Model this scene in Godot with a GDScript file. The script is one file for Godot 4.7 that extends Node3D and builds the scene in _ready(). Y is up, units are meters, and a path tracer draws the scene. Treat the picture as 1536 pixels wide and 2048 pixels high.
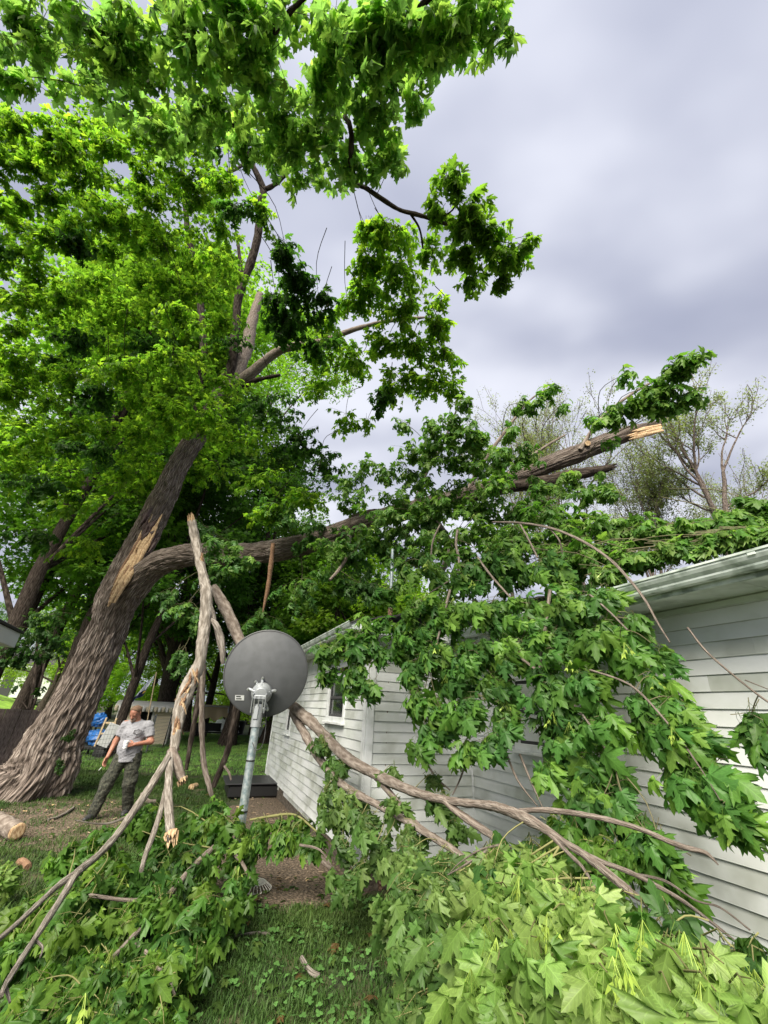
extends Node3D
# A yard after a storm: a split maple has dropped a limb over a white clapboard house.

const F := 805.0                 # focal length in photograph pixels (1536 x 2048)
const EYE := Vector3(0, 1.9, 0)
const PITCH := 26.4
const ROLL := 2.83
var cam_b: Basis
var rng := RandomNumberGenerator.new()
var M := {}
var leafs := {}
var used := {}

# ------------------------------------------------------------------ mesh builder
class MB:
	var v := PackedVector3Array()
	var n := PackedVector3Array()
	var uv := PackedVector2Array()
	var c := PackedColorArray()
	var i := PackedInt32Array()
	var col := Color.WHITE
	func vert(p: Vector3, t := Vector2.ZERO) -> int:
		v.append(p); uv.append(t); c.append(col)
		return v.size() - 1
	func tri(a: int, b: int, d: int) -> void:
		i.append(a); i.append(b); i.append(d)
	func quad(a: Vector3, b: Vector3, d: Vector3, e: Vector3) -> void:
		var l := (b - a).length(); var h := (e - a).length()
		var k := vert(a, Vector2(0, 0)); vert(b, Vector2(l, 0)); vert(d, Vector2(l, h)); vert(e, Vector2(0, h))
		tri(k, k + 1, k + 2); tri(k, k + 2, k + 3)
	func flat_tri(a: Vector3, b: Vector3, d: Vector3) -> void:
		var k := vert(a, Vector2(a.x, a.y)); vert(b, Vector2(b.x, b.y)); vert(d, Vector2(d.x, d.y))
		tri(k, k + 1, k + 2)
	# chamfered box
	func box(at: Vector3, s: Vector3, bev := 0.004, bs := Basis()) -> void:
		var h := s / 2.0
		bev = minf(bev, minf(h.x, minf(h.y, h.z)) * 0.8)
		for ax in 3:
			for sg in [-1.0, 1.0]:
				var u := (ax + 1) % 3; var w := (ax + 2) % 3
				var ps: Array[Vector3] = []
				for q in [[-1, -1], [1, -1], [1, 1], [-1, 1]]:
					var p := Vector3.ZERO
					p[ax] = sg * h[ax]; p[u] = q[0] * (h[u] - bev); p[w] = q[1] * (h[w] - bev)
					ps.append(at + bs * p)
				if sg > 0: quad(ps[0], ps[1], ps[2], ps[3])
				else: quad(ps[3], ps[2], ps[1], ps[0])
		if bev <= 0.0: return
		for ax in 3:
			var u := (ax + 1) % 3; var w := (ax + 2) % 3
			for su in [-1.0, 1.0]:
				for sw in [-1.0, 1.0]:
					var a := Vector3.ZERO; var b := Vector3.ZERO
					a[u] = su * h[u]; a[w] = sw * (h[w] - bev)
					b[u] = su * (h[u] - bev); b[w] = sw * h[w]
					var a2 := a; var b2 := b
					a[ax] = -(h[ax] - bev); b[ax] = a[ax]; a2[ax] = h[ax] - bev; b2[ax] = a2[ax]
					if su * sw > 0: quad(at + bs * a, at + bs * b, at + bs * b2, at + bs * a2)
					else: quad(at + bs * b, at + bs * a, at + bs * a2, at + bs * b2)
		for sx in [-1.0, 1.0]:
			for sy in [-1.0, 1.0]:
				for sz in [-1.0, 1.0]:
					var a := at + bs * Vector3(sx * h.x, sy * (h.y - bev), sz * (h.z - bev))
					var b := at + bs * Vector3(sx * (h.x - bev), sy * h.y, sz * (h.z - bev))
					var d := at + bs * Vector3(sx * (h.x - bev), sy * (h.y - bev), sz * h.z)
					if sx * sy * sz > 0: flat_tri(a, b, d)
					else: flat_tri(a, d, b)
	# tube along points with radii; nz displaces the skin
	func tube(p: PackedVector3Array, r: PackedFloat32Array, segs := 8, nz: FastNoiseLite = null, amp := 0.0, caps := true, stretch := 4.0) -> void:
		var m := p.size()
		if m < 2: return
		var base := v.size()
		var t := (p[1] - p[0]).normalized()
		var x := t.cross(Vector3(0.31, 0.2, 0.93)).normalized()
		var along := 0.0
		for k in m:
			var tn := (p[mini(k + 1, m - 1)] - p[maxi(k - 1, 0)]).normalized()
			x = (x - tn * x.dot(tn)).normalized()
			var y := tn.cross(x)
			if k > 0: along += (p[k] - p[k - 1]).length()
			for s in segs + 1:
				var a := TAU * (s % segs) / segs
				var d := x * cos(a) + y * sin(a)
				var rr := r[k]
				if nz:
					var q := d * r[k]
					rr += amp * nz.get_noise_3d(q.x + p[k].x * 0.2, along / stretch + q.y * 0.3, q.z + p[k].z * 0.2)
				vert(p[k] + d * rr, Vector2(float(s) / segs * maxf(1.0, roundf(TAU * r[0] / 0.5)), along))
		for k in m - 1:
			for s in segs:
				var a := base + k * (segs + 1) + s
				var b := a + segs + 1
				tri(a, a + 1, b + 1); tri(a, b + 1, b)
		if caps:
			for e in [0, m - 1]:
				var c0 := vert(p[e], Vector2(0.5, 0.5))
				for s in segs:
					var q0 := v[base + e * (segs + 1) + s]; var q1 := v[base + e * (segs + 1) + s + 1]
					var k0 := vert(q0); var k1 := vert(q1)
					if e == 0: tri(c0, k1, k0)
					else: tri(c0, k0, k1)
	func rod(a: Vector3, b: Vector3, r := 0.01, segs := 6, r2 := -1.0) -> void:
		tube(PackedVector3Array([a, b]), PackedFloat32Array([r, r2 if r2 >= 0.0 else r]), segs)
	# surface of revolution: profile of (radius, height) round an axis frame
	func lathe(prof: Array, segs: int, xf: Transform3D) -> void:
		var base := v.size()
		for k in prof.size():
			for s in segs + 1:
				var a := TAU * (s % segs) / segs
				vert(xf * Vector3(cos(a) * prof[k].x, prof[k].y, sin(a) * prof[k].x), Vector2(float(s) / segs, float(k) / prof.size()))
		for k in prof.size() - 1:
			for s in segs:
				var a := base + k * (segs + 1) + s
				var b := a + segs + 1
				tri(a, b, b + 1); tri(a, b + 1, a + 1)
	# profile polygon (x, y) swept from a to b with axes ux, uy
	func sweep(prof: PackedVector2Array, a: Vector3, b: Vector3, ux: Vector3, uy: Vector3, closed := true) -> void:
		var m := prof.size()
		for k in (m if closed else m - 1):
			var p := prof[k]; var q := prof[(k + 1) % m]
			quad(a + ux * p.x + uy * p.y, b + ux * p.x + uy * p.y, b + ux * q.x + uy * q.y, a + ux * q.x + uy * q.y)
		if closed:
			var tr := Geometry2D.triangulate_polygon(prof)
			for k in range(0, tr.size(), 3):
				var p0 := prof[tr[k]]; var p1 := prof[tr[k + 1]]; var p2 := prof[tr[k + 2]]
				for e in [a, b]:
					flat_tri(e + ux * p0.x + uy * p0.y, e + ux * p1.x + uy * p1.y, e + ux * p2.x + uy * p2.y)
	func mesh(mat: Material = null) -> ArrayMesh:
		n.resize(v.size())
		n.fill(Vector3.ZERO)
		for k in range(0, i.size(), 3):
			var a := i[k]; var b := i[k + 1]; var d := i[k + 2]
			var q := (v[b] - v[a]).cross(v[d] - v[a])
			n[a] += q; n[b] += q; n[d] += q
			i[k + 1] = d; i[k + 2] = b
		for k in n.size(): n[k] = n[k].normalized() if n[k].length_squared() > 1e-20 else Vector3.UP
		var arr := []
		arr.resize(Mesh.ARRAY_MAX)
		arr[Mesh.ARRAY_VERTEX] = v; arr[Mesh.ARRAY_NORMAL] = n; arr[Mesh.ARRAY_TEX_UV] = uv; arr[Mesh.ARRAY_COLOR] = c; arr[Mesh.ARRAY_INDEX] = i
		var me := ArrayMesh.new()
		me.add_surface_from_arrays(Mesh.PRIMITIVE_TRIANGLES, arr)
		if mat: me.surface_set_material(0, mat)
		return me

# a growing heap of leaves that belongs to one thing
class Leaves:
	var xf: Array[Transform3D] = []
	var col: Array[Color] = []
	var twigs := MB.new()
	var seeds: Array[Transform3D] = []

# ------------------------------------------------------------------ camera maths
func ray(x: float, y: float) -> Vector3:
	return (cam_b * Vector3(x - 768.0, 1024.0 - y, -F)).normalized()
# a point of the yard on the sight line through that pixel of the survey: r > 0 metres away, r < 0 at that z
func P(x: float, y: float, r: float) -> Vector3:
	var d := ray(x, y)
	return EYE + d * (r if r > 0.0 else r / d.z)
func G(x: float, y: float, h := 0.0) -> Vector3:
	var d := ray(x, y)
	return EYE + d * ((h - EYE.y) / d.y)
func depth(p: Vector3) -> float:
	return -(cam_b.inverse() * (p - EYE)).z
func rnd(a: float, b: float) -> float:
	return rng.randf_range(a, b)
func rdir() -> Vector3:
	var q := Vector3(rnd(-1, 1), rnd(-1, 1), rnd(-1, 1))
	return q.normalized() if q.length() > 0.01 else Vector3.UP

# ------------------------------------------------------------------ naming
func numbered(called: String) -> String:
	used[called] = used.get(called, -1) + 1
	return called if used[called] == 0 else "%s_%03d" % [called, used[called]]
func thing(called: String, label: String, category: String, at := Vector3.ZERO, turn := 0.0, group := "") -> Node3D:
	var o := Node3D.new()
	o.name = numbered(called); add_child(o)
	o.position = at; o.rotation.y = turn
	tag(o, label, category, group)
	return o
func tag(o: Node, label: String, category: String, group := "") -> void:
	o.set_meta("label", label); o.set_meta("category", category)
	if group: o.set_meta("group", group)
func obj(called: String, me: Mesh, mat: Material, parent: Node) -> MeshInstance3D:
	var o := MeshInstance3D.new()
	o.mesh = me
	if mat: o.material_override = mat
	var used_here: int = parent.get_meta("_n_" + called, -1) + 1
	parent.set_meta("_n_" + called, used_here)
	o.name = called if used_here == 0 else "%s_%03d" % [called, used_here]
	parent.add_child(o, true)
	return o
func part(called: String, b: MB, mat: Material, parent: Node) -> MeshInstance3D:
	return obj(called, b.mesh(), mat, parent)
func struct(called: String, b: MB, mat: Material) -> MeshInstance3D:
	var o := part(called, b, mat, self)
	o.set_meta("kind", "structure")
	return o
func many(called: String, me: Mesh, mat: Material, xs: Array[Transform3D], cs: Array[Color], parent: Node) -> MultiMeshInstance3D:
	var mm := MultiMesh.new()
	mm.transform_format = MultiMesh.TRANSFORM_3D
	mm.use_colors = cs.size() > 0
	mm.mesh = me
	mm.instance_count = xs.size()
	for k in xs.size():
		mm.set_instance_transform(k, xs[k])
		if cs.size(): mm.set_instance_color(k, cs[k])
	var o := MultiMeshInstance3D.new()
	o.multimesh = mm
	if mat: o.material_override = mat
	o.name = called
	parent.add_child(o, true)
	o.set_meta("kind", "stuff")
	return o

# ------------------------------------------------------------------ materials
func ntex(freq: float, colors: Array, offs: Array, seed_ := 1, size := 512, type := FastNoiseLite.TYPE_SIMPLEX_SMOOTH, fract := FastNoiseLite.FRACTAL_FBM, oct := 5) -> NoiseTexture2D:
	var f := FastNoiseLite.new()
	f.seed = seed_; f.frequency = freq; f.noise_type = type; f.fractal_type = fract; f.fractal_octaves = oct
	var t := NoiseTexture2D.new()
	t.width = size; t.height = size; t.seamless = true; t.noise = f
	if colors.size():
		var g := Gradient.new()
		g.offsets = PackedFloat32Array(offs); g.colors = PackedColorArray(colors)
		t.color_ramp = g
	return t
func plates(freq: float, colors: Array, offs: Array, seed_: int) -> NoiseTexture2D:
	var t := ntex(freq, colors, offs, seed_, 512, FastNoiseLite.TYPE_CELLULAR, FastNoiseLite.FRACTAL_NONE)
	var f: FastNoiseLite = t.noise
	f.cellular_return_type = FastNoiseLite.RETURN_DISTANCE2_SUB
	f.domain_warp_enabled = true; f.domain_warp_amplitude = 30.0; f.domain_warp_frequency = 0.012
	return t
func lin(r: float, g: float, b: float) -> Color:
	return Color(r, g, b).linear_to_srgb()
func mat(r: float, g: float, b: float, rough := 0.7, metal := 0.0) -> StandardMaterial3D:
	var m := StandardMaterial3D.new()
	m.albedo_color = lin(r, g, b); m.roughness = rough; m.metallic = metal
	return m
func tri_tex(m: StandardMaterial3D, tex: Texture2D, scale: float, bump: Texture2D = null, bs := 1.0, world := true) -> StandardMaterial3D:
	m.albedo_texture = tex
	m.uv1_triplanar = true; m.uv1_world_triplanar = world
	m.uv1_scale = Vector3.ONE * scale
	if bump:
		m.heightmap_enabled = true; m.heightmap_texture = bump; m.heightmap_scale = bs
	return m
func bark(c0: Color, c1: Color, c2: Color, seed_: int, bump := 2.0, su := 3.0, sv := 0.5) -> StandardMaterial3D:
	var m := StandardMaterial3D.new()
	m.albedo_texture = ntex(0.012, [c0, c1, c2], [0.2, 0.5, 0.85], seed_)
	m.roughness = 0.92; m.metallic_specular = 0.2
	m.uv1_scale = Vector3(su, sv, 1)
	m.heightmap_enabled = true
	m.heightmap_texture = ntex(0.016, [], [], seed_ + 1, 512, FastNoiseLite.TYPE_SIMPLEX_SMOOTH, FastNoiseLite.FRACTAL_RIDGED)
	m.heightmap_scale = bump
	return m
func vein_texture() -> ImageTexture:
	var im := Image.create(256, 256, false, Image.FORMAT_RGB8)
	var nz := FastNoiseLite.new(); nz.frequency = 0.03; nz.seed = 5
	var segs := []
	for q in [[0.0, 0.98], [0.56, 0.42], [-0.56, 0.42], [0.34, 0.0], [-0.34, 0.0]]:
		var tip := Vector2(q[0], q[1]); var b := Vector2(0, 0.03)
		segs.append([b, tip, 0.012])
		var d := (tip - b)
		for k in 5:
			var s := b + d * (0.25 + 0.15 * k)
			var l := d.length() * (0.28 - 0.035 * k)
			for sg in [-1, 1]:
				segs.append([s, s + d.normalized().rotated(sg * 0.75) * l, 0.005])
	for y in 256:
		for x in 256:
			var p := Vector2((x / 255.0 - 0.5) * 1.3, y / 255.0 * 1.15 - 0.1)
			var k := 0.87 + 0.08 * nz.get_noise_2d(x, y)
			for s in segs:
				var e := Geometry2D.get_closest_point_to_segment(p, s[0], s[1])
				var d: float = p.distance_to(e) / s[2]
				if d < 1.5: k = maxf(k, 0.87 + 0.12 * clampf(1.5 - d, 0, 1))
			im.set_pixel(x, y, Color(k * 0.98, k, k * 0.9))
	return ImageTexture.create_from_image(im)
func make_materials() -> void:
	var lf := StandardMaterial3D.new()
	lf.vertex_color_use_as_albedo = true
	lf.albedo_texture = vein_texture()
	lf.roughness = 0.42; lf.metallic_specular = 0.42
	lf.backlight_enabled = true; lf.backlight = Color(1.0, 1.06, 0.76)
	M.leaf = lf
	M.crown_leaf = lf.duplicate(); M.crown_leaf.backlight = Color(1.2, 1.26, 0.92)
	var lo := StandardMaterial3D.new()
	lo.vertex_color_use_as_albedo = true
	lo.roughness = 0.5; lo.metallic_specular = 0.4
	lo.backlight_enabled = true; lo.backlight = Color(1.12, 1.18, 0.84)
	M.far_leaf = lo
	var gr := StandardMaterial3D.new()
	gr.vertex_color_use_as_albedo = true
	gr.roughness = 0.6; gr.metallic_specular = 0.3
	gr.backlight_enabled = true; gr.backlight = Color(0.5, 0.55, 0.3)
	M.grass = gr
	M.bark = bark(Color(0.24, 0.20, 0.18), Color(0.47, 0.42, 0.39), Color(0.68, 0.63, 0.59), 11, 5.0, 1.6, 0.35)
	M.bark.albedo_texture = plates(0.02, [Color(0.29, 0.26, 0.235), Color(0.47, 0.425, 0.40), Color(0.57, 0.525, 0.495), Color(0.68, 0.64, 0.605)], [0.0, 0.22, 0.5, 0.9], 13)  # fissures darker: bark's own tone plus groove shade put into the colour
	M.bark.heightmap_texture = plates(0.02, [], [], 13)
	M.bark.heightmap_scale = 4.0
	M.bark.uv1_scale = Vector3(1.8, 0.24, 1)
	M.limb_bark = bark(Color(0.24, 0.21, 0.19), Color(0.36, 0.33, 0.31), Color(0.50, 0.46, 0.43), 21, 2.5, 2.0, 0.5)
	M.pale_bark = bark(Color(0.43, 0.40, 0.37), Color(0.54, 0.51, 0.48), Color(0.66, 0.63, 0.60), 31, 1.2, 1.2, 0.55)
	M.grey_bark = bark(Color(0.40, 0.36, 0.33), Color(0.48, 0.44, 0.41), Color(0.57, 0.53, 0.50), 41, 0.7, 1.0, 0.9)
	M.dark_bark = bark(Color(0.15, 0.13, 0.12), Color(0.24, 0.21, 0.19), Color(0.33, 0.30, 0.28), 51, 1.5, 1.0, 0.7)
	M.far_bark = bark(Color(0.28, 0.25, 0.24), Color(0.40, 0.36, 0.34), Color(0.52, 0.48, 0.46), 52, 1.5, 1.0, 0.7)
	M.twig = mat(0.11, 0.10, 0.05, 0.8)
	M.pale_twig = mat(0.17, 0.165, 0.06, 0.8)
	M.fresh = StandardMaterial3D.new()
	M.fresh.albedo_texture = ntex(0.02, [Color(0.50, 0.38, 0.27), Color(0.68, 0.57, 0.43), Color(0.80, 0.71, 0.58)], [0.25, 0.5, 0.75], 61)
	M.fresh.uv1_triplanar = true; M.fresh.uv1_scale = Vector3(6, 1.2, 6); M.fresh.roughness = 0.8
	M.raw = StandardMaterial3D.new()
	M.raw.albedo_texture = ntex(0.03, [Color(0.32, 0.22, 0.16), Color(0.46, 0.34, 0.25), Color(0.60, 0.49, 0.39)], [0.25, 0.5, 0.75], 62)
	M.raw.uv1_triplanar = true; M.raw.uv1_scale = Vector3(6, 1.5, 6); M.raw.roughness = 0.85
	M.rot = mat(0.035, 0.014, 0.012, 0.6)
	M.siding = []
	for k in 3:
		var s := tri_tex(mat(0.73 - 0.022 * k, 0.75 - 0.022 * k, 0.775 - 0.02 * k, 0.5), ntex(0.006, [Color(0.70, 0.71, 0.66), Color(0.93, 0.94, 0.92), Color(1, 1, 1)], [0.12, 0.42, 0.7], 70 + k), 0.35, ntex(0.08, [], [], 75), 0.06)
		M.siding.append(s)
	M.trim = tri_tex(mat(0.78, 0.80, 0.83, 0.45), ntex(0.01, [Color(0.86, 0.87, 0.86), Color(1, 1, 1)], [0.3, 0.6], 78), 0.5)
	M.gutter = tri_tex(mat(0.60, 0.66, 0.63, 0.45), ntex(0.012, [Color(0.55, 0.58, 0.54), Color(0.88, 0.9, 0.88), Color(1, 1, 1)], [0.2, 0.45, 0.7], 79), 0.9)
	M.soffit = tri_tex(mat(0.62, 0.68, 0.64, 0.6), ntex(0.008, [Color(0.85, 0.86, 0.84), Color(1, 1, 1)], [0.3, 0.6], 80), 0.5)
	M.concrete = tri_tex(mat(0.8, 0.8, 0.8, 0.95), ntex(0.03, [Color(0.24, 0.21, 0.18), Color(0.38, 0.34, 0.30), Color(0.48, 0.45, 0.41)], [0.2, 0.5, 0.8], 81), 0.8, ntex(0.05, [], [], 82), 1.0)
	M.shingle = tri_tex(mat(1, 1, 1, 0.95), ntex(0.06, [Color(0.16, 0.16, 0.17), Color(0.30, 0.29, 0.29)], [0.3, 0.7], 83), 1.2)
	M.glass = mat(0.02, 0.024, 0.028, 0.06); M.glass.transparency = BaseMaterial3D.TRANSPARENCY_ALPHA; M.glass.albedo_color.a = 0.6
	M.dark = mat(0.012, 0.012, 0.013, 0.7)
	M.screen = mat(0.05, 0.05, 0.055, 0.8)
	M.unlit_room = mat(0.10, 0.09, 0.085, 0.9)  # dark tone that stands for the unlit room behind the glass
	M.galv = tri_tex(mat(0.44, 0.48, 0.49, 0.42, 0.55), ntex(0.02, [Color(0.72, 0.78, 0.80), Color(1, 1, 1)], [0.3, 0.7], 84), 1.5)
	M.dish = tri_tex(mat(0.115, 0.12, 0.13, 0.6), ntex(0.01, [Color(0.93, 0.93, 0.93), Color(1, 1, 1)], [0.3, 0.7], 85), 1.0)
	M.dish_rim = mat(0.085, 0.088, 0.092, 0.5)
	M.cast = mat(0.36, 0.38, 0.40, 0.4, 0.4)
	M.steel = mat(0.6, 0.62, 0.64, 0.3, 0.8)
	M.black = mat(0.012, 0.012, 0.013, 0.5)
	M.white = mat(0.78, 0.79, 0.80, 0.5)
	M.rust = tri_tex(mat(1, 1, 1, 0.8), ntex(0.03, [Color(0.20, 0.11, 0.08), Color(0.38, 0.25, 0.18), Color(0.62, 0.56, 0.50)], [0.25, 0.5, 0.8], 86), 2.0, ntex(0.06, [], [], 87), 0.2)
	M.fence = tri_tex(mat(1, 1, 1, 0.95), ntex(0.02, [Color(0.33, 0.28, 0.26), Color(0.47, 0.41, 0.39), Color(0.58, 0.52, 0.49)], [0.2, 0.5, 0.8], 88), 1.0)
	M.fence.uv1_scale = Vector3(4, 0.6, 4)
	M.tarp = mat(0.02, 0.13, 0.42, 0.4)
	M.wood = mat(0.55, 0.42, 0.26, 0.7)
	M.beige = mat(0.70, 0.60, 0.43, 0.6)
	M.play_white = mat(0.72, 0.70, 0.66, 0.6)
	M.tan = mat(0.42, 0.33, 0.21, 0.9)
	M.wire = mat(0.22, 0.23, 0.23, 0.5, 0.5)
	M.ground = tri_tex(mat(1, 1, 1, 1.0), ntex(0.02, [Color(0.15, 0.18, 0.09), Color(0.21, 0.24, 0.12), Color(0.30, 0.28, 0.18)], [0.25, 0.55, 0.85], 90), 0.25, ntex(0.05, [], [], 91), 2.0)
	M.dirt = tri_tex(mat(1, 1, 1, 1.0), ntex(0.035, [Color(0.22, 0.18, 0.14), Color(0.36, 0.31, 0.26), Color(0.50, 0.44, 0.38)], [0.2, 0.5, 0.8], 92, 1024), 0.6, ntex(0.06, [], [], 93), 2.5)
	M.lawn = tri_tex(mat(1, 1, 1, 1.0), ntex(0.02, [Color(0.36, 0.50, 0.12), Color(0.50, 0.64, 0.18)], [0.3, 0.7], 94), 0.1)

# ------------------------------------------------------------------ curves and branches
func smooth_path(rows: Array, per := 6) -> Array:
	# rows of [x, y, r, half width in pixels] -> [points, radii]
	var pts := PackedVector3Array(); var hw := PackedFloat32Array()
	for q in rows:
		var p := P(q[0], q[1], q[2])
		var ca := depth(p) / p.distance_to(EYE)
		pts.append(p); hw.append(q[3] * depth(p) / F * (0.35 + 0.65 * ca))
	return resample(pts, hw, per)
func resample(pts: PackedVector3Array, hw: PackedFloat32Array, per: int) -> Array:
	var op := PackedVector3Array(); var orr := PackedFloat32Array()
	var m := pts.size()
	for k in m - 1:
		var a := pts[maxi(k - 1, 0)]; var b := pts[k]; var c := pts[k + 1]; var d := pts[mini(k + 2, m - 1)]
		for s in per:
			var t := float(s) / per
			op.append(b.cubic_interpolate(c, a, d, t))
			orr.append(lerpf(hw[k], hw[k + 1], t))
	op.append(pts[m - 1]); orr.append(hw[m - 1])
	return [op, orr]
var bark_noise: FastNoiseLite
func branch(called: String, rows: Array, m: Material, parent: Node, segs := 12, amp := 0.12, per := 8) -> Array:
	var s := smooth_path(rows, per)
	return branch_pts(called, s, m, parent, segs, amp)
func branch_pts(called: String, s: Array, m: Material, parent: Node, segs := 12, amp := 0.12) -> Array:
	var b := MB.new()
	var r: PackedFloat32Array = s[1]
	var big := 0.0
	for k in r.size():
		big = maxf(big, r[k])
		r[k] *= 1.0 + 0.10 * bark_noise.get_noise_2d(k * 1.7, s[0][0].x * 40.0) + 0.06 * rnd(-1, 1)
	b.tube(s[0], r, segs, bark_noise, amp * big, true, 3.0)
	var o := part(called, b, m, parent)
	return [s[0], s[1], o]
# jagged broken end: fresh splinters pointing along dir
func broken_end(at: Vector3, dir: Vector3, r: float, parent: Node, count := 9, length := 0.12, m: Material = null, called := "broken_end") -> void:
	var b := MB.new()
	dir = dir.normalized()
	var x := dir.cross(Vector3(0.3, 0.9, 0.2)).normalized(); var y := dir.cross(x)
	count *= 2
	for k in count:
		var a := TAU * k * 0.618
		var q := sqrt((k + 0.5) / count) * 0.88
		var o := at + (x * cos(a) + y * sin(a)) * r * q - dir * 0.02
		var l := length * rnd(0.25, 1.0)
		var w := r * rnd(0.16, 0.30)
		var tip := o + dir * l + (x * rnd(-1, 1) + y * rnd(-1, 1)) * r * 0.2
		b.tube(PackedVector3Array([o, o.lerp(tip, 0.6), tip]), PackedFloat32Array([w * 1.2, w * 0.8, w * 0.15]), 5)
	part(called, b, m if m else M.fresh, parent)

# ------------------------------------------------------------------ leaves
const HALF := [[0.0, 0.0], [0.13, -0.05], [0.36, -0.04], [0.28, 0.06], [0.33, 0.15], [0.27, 0.19], [0.42, 0.25], [0.60, 0.42], [0.45, 0.42], [0.43, 0.54], [0.33, 0.49], [0.19, 0.43], [0.17, 0.58], [0.29, 0.70], [0.16, 0.72], [0.10, 0.86], [0.0, 1.0]]
func leaf_mesh(bend: float, fold: float, col: Color, stalk := 0.42, twist := 0.0, wide := 1.0, curl := 0.0) -> ArrayMesh:
	var b := MB.new()
	b.col = col
	var zf := func(x: float, y: float, k: int) -> Vector3:
		var r2 := x * x * 0.9 + y * y * 0.55
		var pleat := fold * (0.06 if k in [3, 5, 11] else (-0.05 if k in [2, 7, 16] else 0.0))
		var z := -bend * r2 - absf(x) * fold * 0.25 + pleat + twist * x * y
		z += curl * maxf(0.0, absf(x) - 0.2) * (0.5 - y)
		return Vector3(x * wide * (1.0 - 0.10 * fold), y * (1.0 - 0.25 * bend * y), z)
	var uvf := func(x: float, y: float) -> Vector2: return Vector2(x / 1.3 + 0.5, (y + 0.1) / 1.15)
	for sg in [1.0, -1.0]:
		var ids := []
		for k in HALF.size():
			var x: float = HALF[k][0] * sg; var y: float = HALF[k][1]
			ids.append(b.vert(zf.call(x, y, k), uvf.call(x, y)))
		var c0 := b.vert(zf.call(0.0, 0.06, 0), uvf.call(0, 0.06))
		var c1 := b.vert(zf.call(0.0, 0.48, 0), uvf.call(0, 0.48))
		var put := func(p: int, q: int, r: int) -> void:
			if sg > 0: b.tri(p, q, r)
			else: b.tri(p, r, q)
		for k in 11: put.call(c0, ids[k], ids[k + 1])
		put.call(c0, ids[11], c1)
		for k in range(11, 16): put.call(c1, ids[k], ids[k + 1])
	if stalk > 0.0:
		b.col = Color(1.25, 1.15, 0.8)
		b.tube(PackedVector3Array([Vector3(0, 0.04, 0), Vector3(0, -stalk * 0.5, 0.05), Vector3(0, -stalk, 0.02)]), PackedFloat32Array([0.0065, 0.006, 0.008]), 3, null, 0, false)
	return b.mesh()
# small spray of simple leaves for crowns too far away to tell leaf from leaf
func spray_mesh(count: int, size: float, spread: float, sd: int) -> ArrayMesh:
	var r := RandomNumberGenerator.new(); r.seed = sd
	var b := MB.new()
	for k in count:
		var q := Vector3(r.randf_range(-1, 1), r.randf_range(-0.45, 0.45), r.randf_range(-1, 1)) * spread
		var y := Vector3(q.x, r.randf_range(-0.7, 0.1) * spread, q.z).normalized()
		var nn := (Vector3.UP + Vector3(r.randf_range(-1, 1), 0, r.randf_range(-1, 1)) * 0.7)
		var x := y.cross(nn).normalized(); nn = x.cross(y)
		var s := size * r.randf_range(0.7, 1.25)
		var t := r.randf_range(0.75, 1.3)
		b.col = Color(t * r.randf_range(0.9, 1.12), t, t * 0.95)
		var pp := [[0, 0], [0.38, 0.02], [0.26, 0.2], [0.56, 0.45], [0.22, 0.48], [0.0, 1.0], [-0.22, 0.48], [-0.56, 0.45], [-0.26, 0.2], [-0.38, 0.02]]
		var ids := []
		for p in pp: ids.append(b.vert(q + (x * p[0] + y * p[1] - nn * (absf(p[0]) * 0.25 + p[1] * p[1] * 0.2)) * s))
		var c := b.vert(q + y * 0.3 * s)
		for m in pp.size(): b.tri(c, ids[m], ids[(m + 1) % pp.size()])
	return b.mesh()
func make_leaves() -> void:
	leafs.near = []
	for k in 8:
		leafs.near.append(leaf_mesh([0.25, 0.45, 0.15, 0.7, 0.55, 1.05, 0.35, 0.8][k], [1.0, 0.6, 1.3, 0.9, 2.4, 1.6, 3.0, 2.0][k], Color.WHITE, 0.42, [0.1, -0.25, 0.2, 0.0, 0.35, -0.3, 0.15, -0.4][k], [1.0, 1.08, 0.92, 1.0, 0.95, 0.88, 1.05, 0.8][k], [0.0, 0.5, -0.3, 0.8, -0.6, 0.9, 0.4, -0.8][k]))
	leafs.spray = []
	for k in 3: leafs.spray.append(spray_mesh(12, 0.16, 0.30, 100 + k))
	leafs.tiny = spray_mesh(9, 0.07, 0.22, 110)
var STY := {}
func style(size: float, droop: float, cols: Array, dep := 0.7, up := 0.6, twig := 0.4) -> Dictionary:
	return {"size": size, "droop": droop, "cols": cols, "depth": dep, "up": up, "twig": twig}
func leaf_at(L: Leaves, base: Vector3, out: Vector3, st: Dictionary, tint: float, face := Vector3.ZERO) -> void:
	var dr: float = clampf(st.droop + rnd(-0.22, 0.22), 0.0, 1.0)
	var s: float = st.size * rnd(0.68, 1.22)
	var y := (out.lerp(Vector3.DOWN, dr) + rdir() * 0.25).normalized()
	var z: Vector3 = (Vector3.UP * st.up + out * (dr * 0.7) + face + rdir() * 0.42)
	var x := y.cross(z)
	if x.length() < 0.05: x = y.cross(Vector3(0.6, 0.1, 0.8))
	x = x.normalized(); z = x.cross(y)
	var cs: Array = st.cols
	var c: Color = cs[rng.randi() % cs.size()]
	var c2: Color = cs[rng.randi() % cs.size()]
	c = c.lerp(c2, rng.randf()) * (tint * rnd(0.85, 1.15)); c.a = 1.0
	L.xf.append(Transform3D(Basis(x * s, y * s, z * s), base + y * s * 0.36))
	L.col.append(c)
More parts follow.
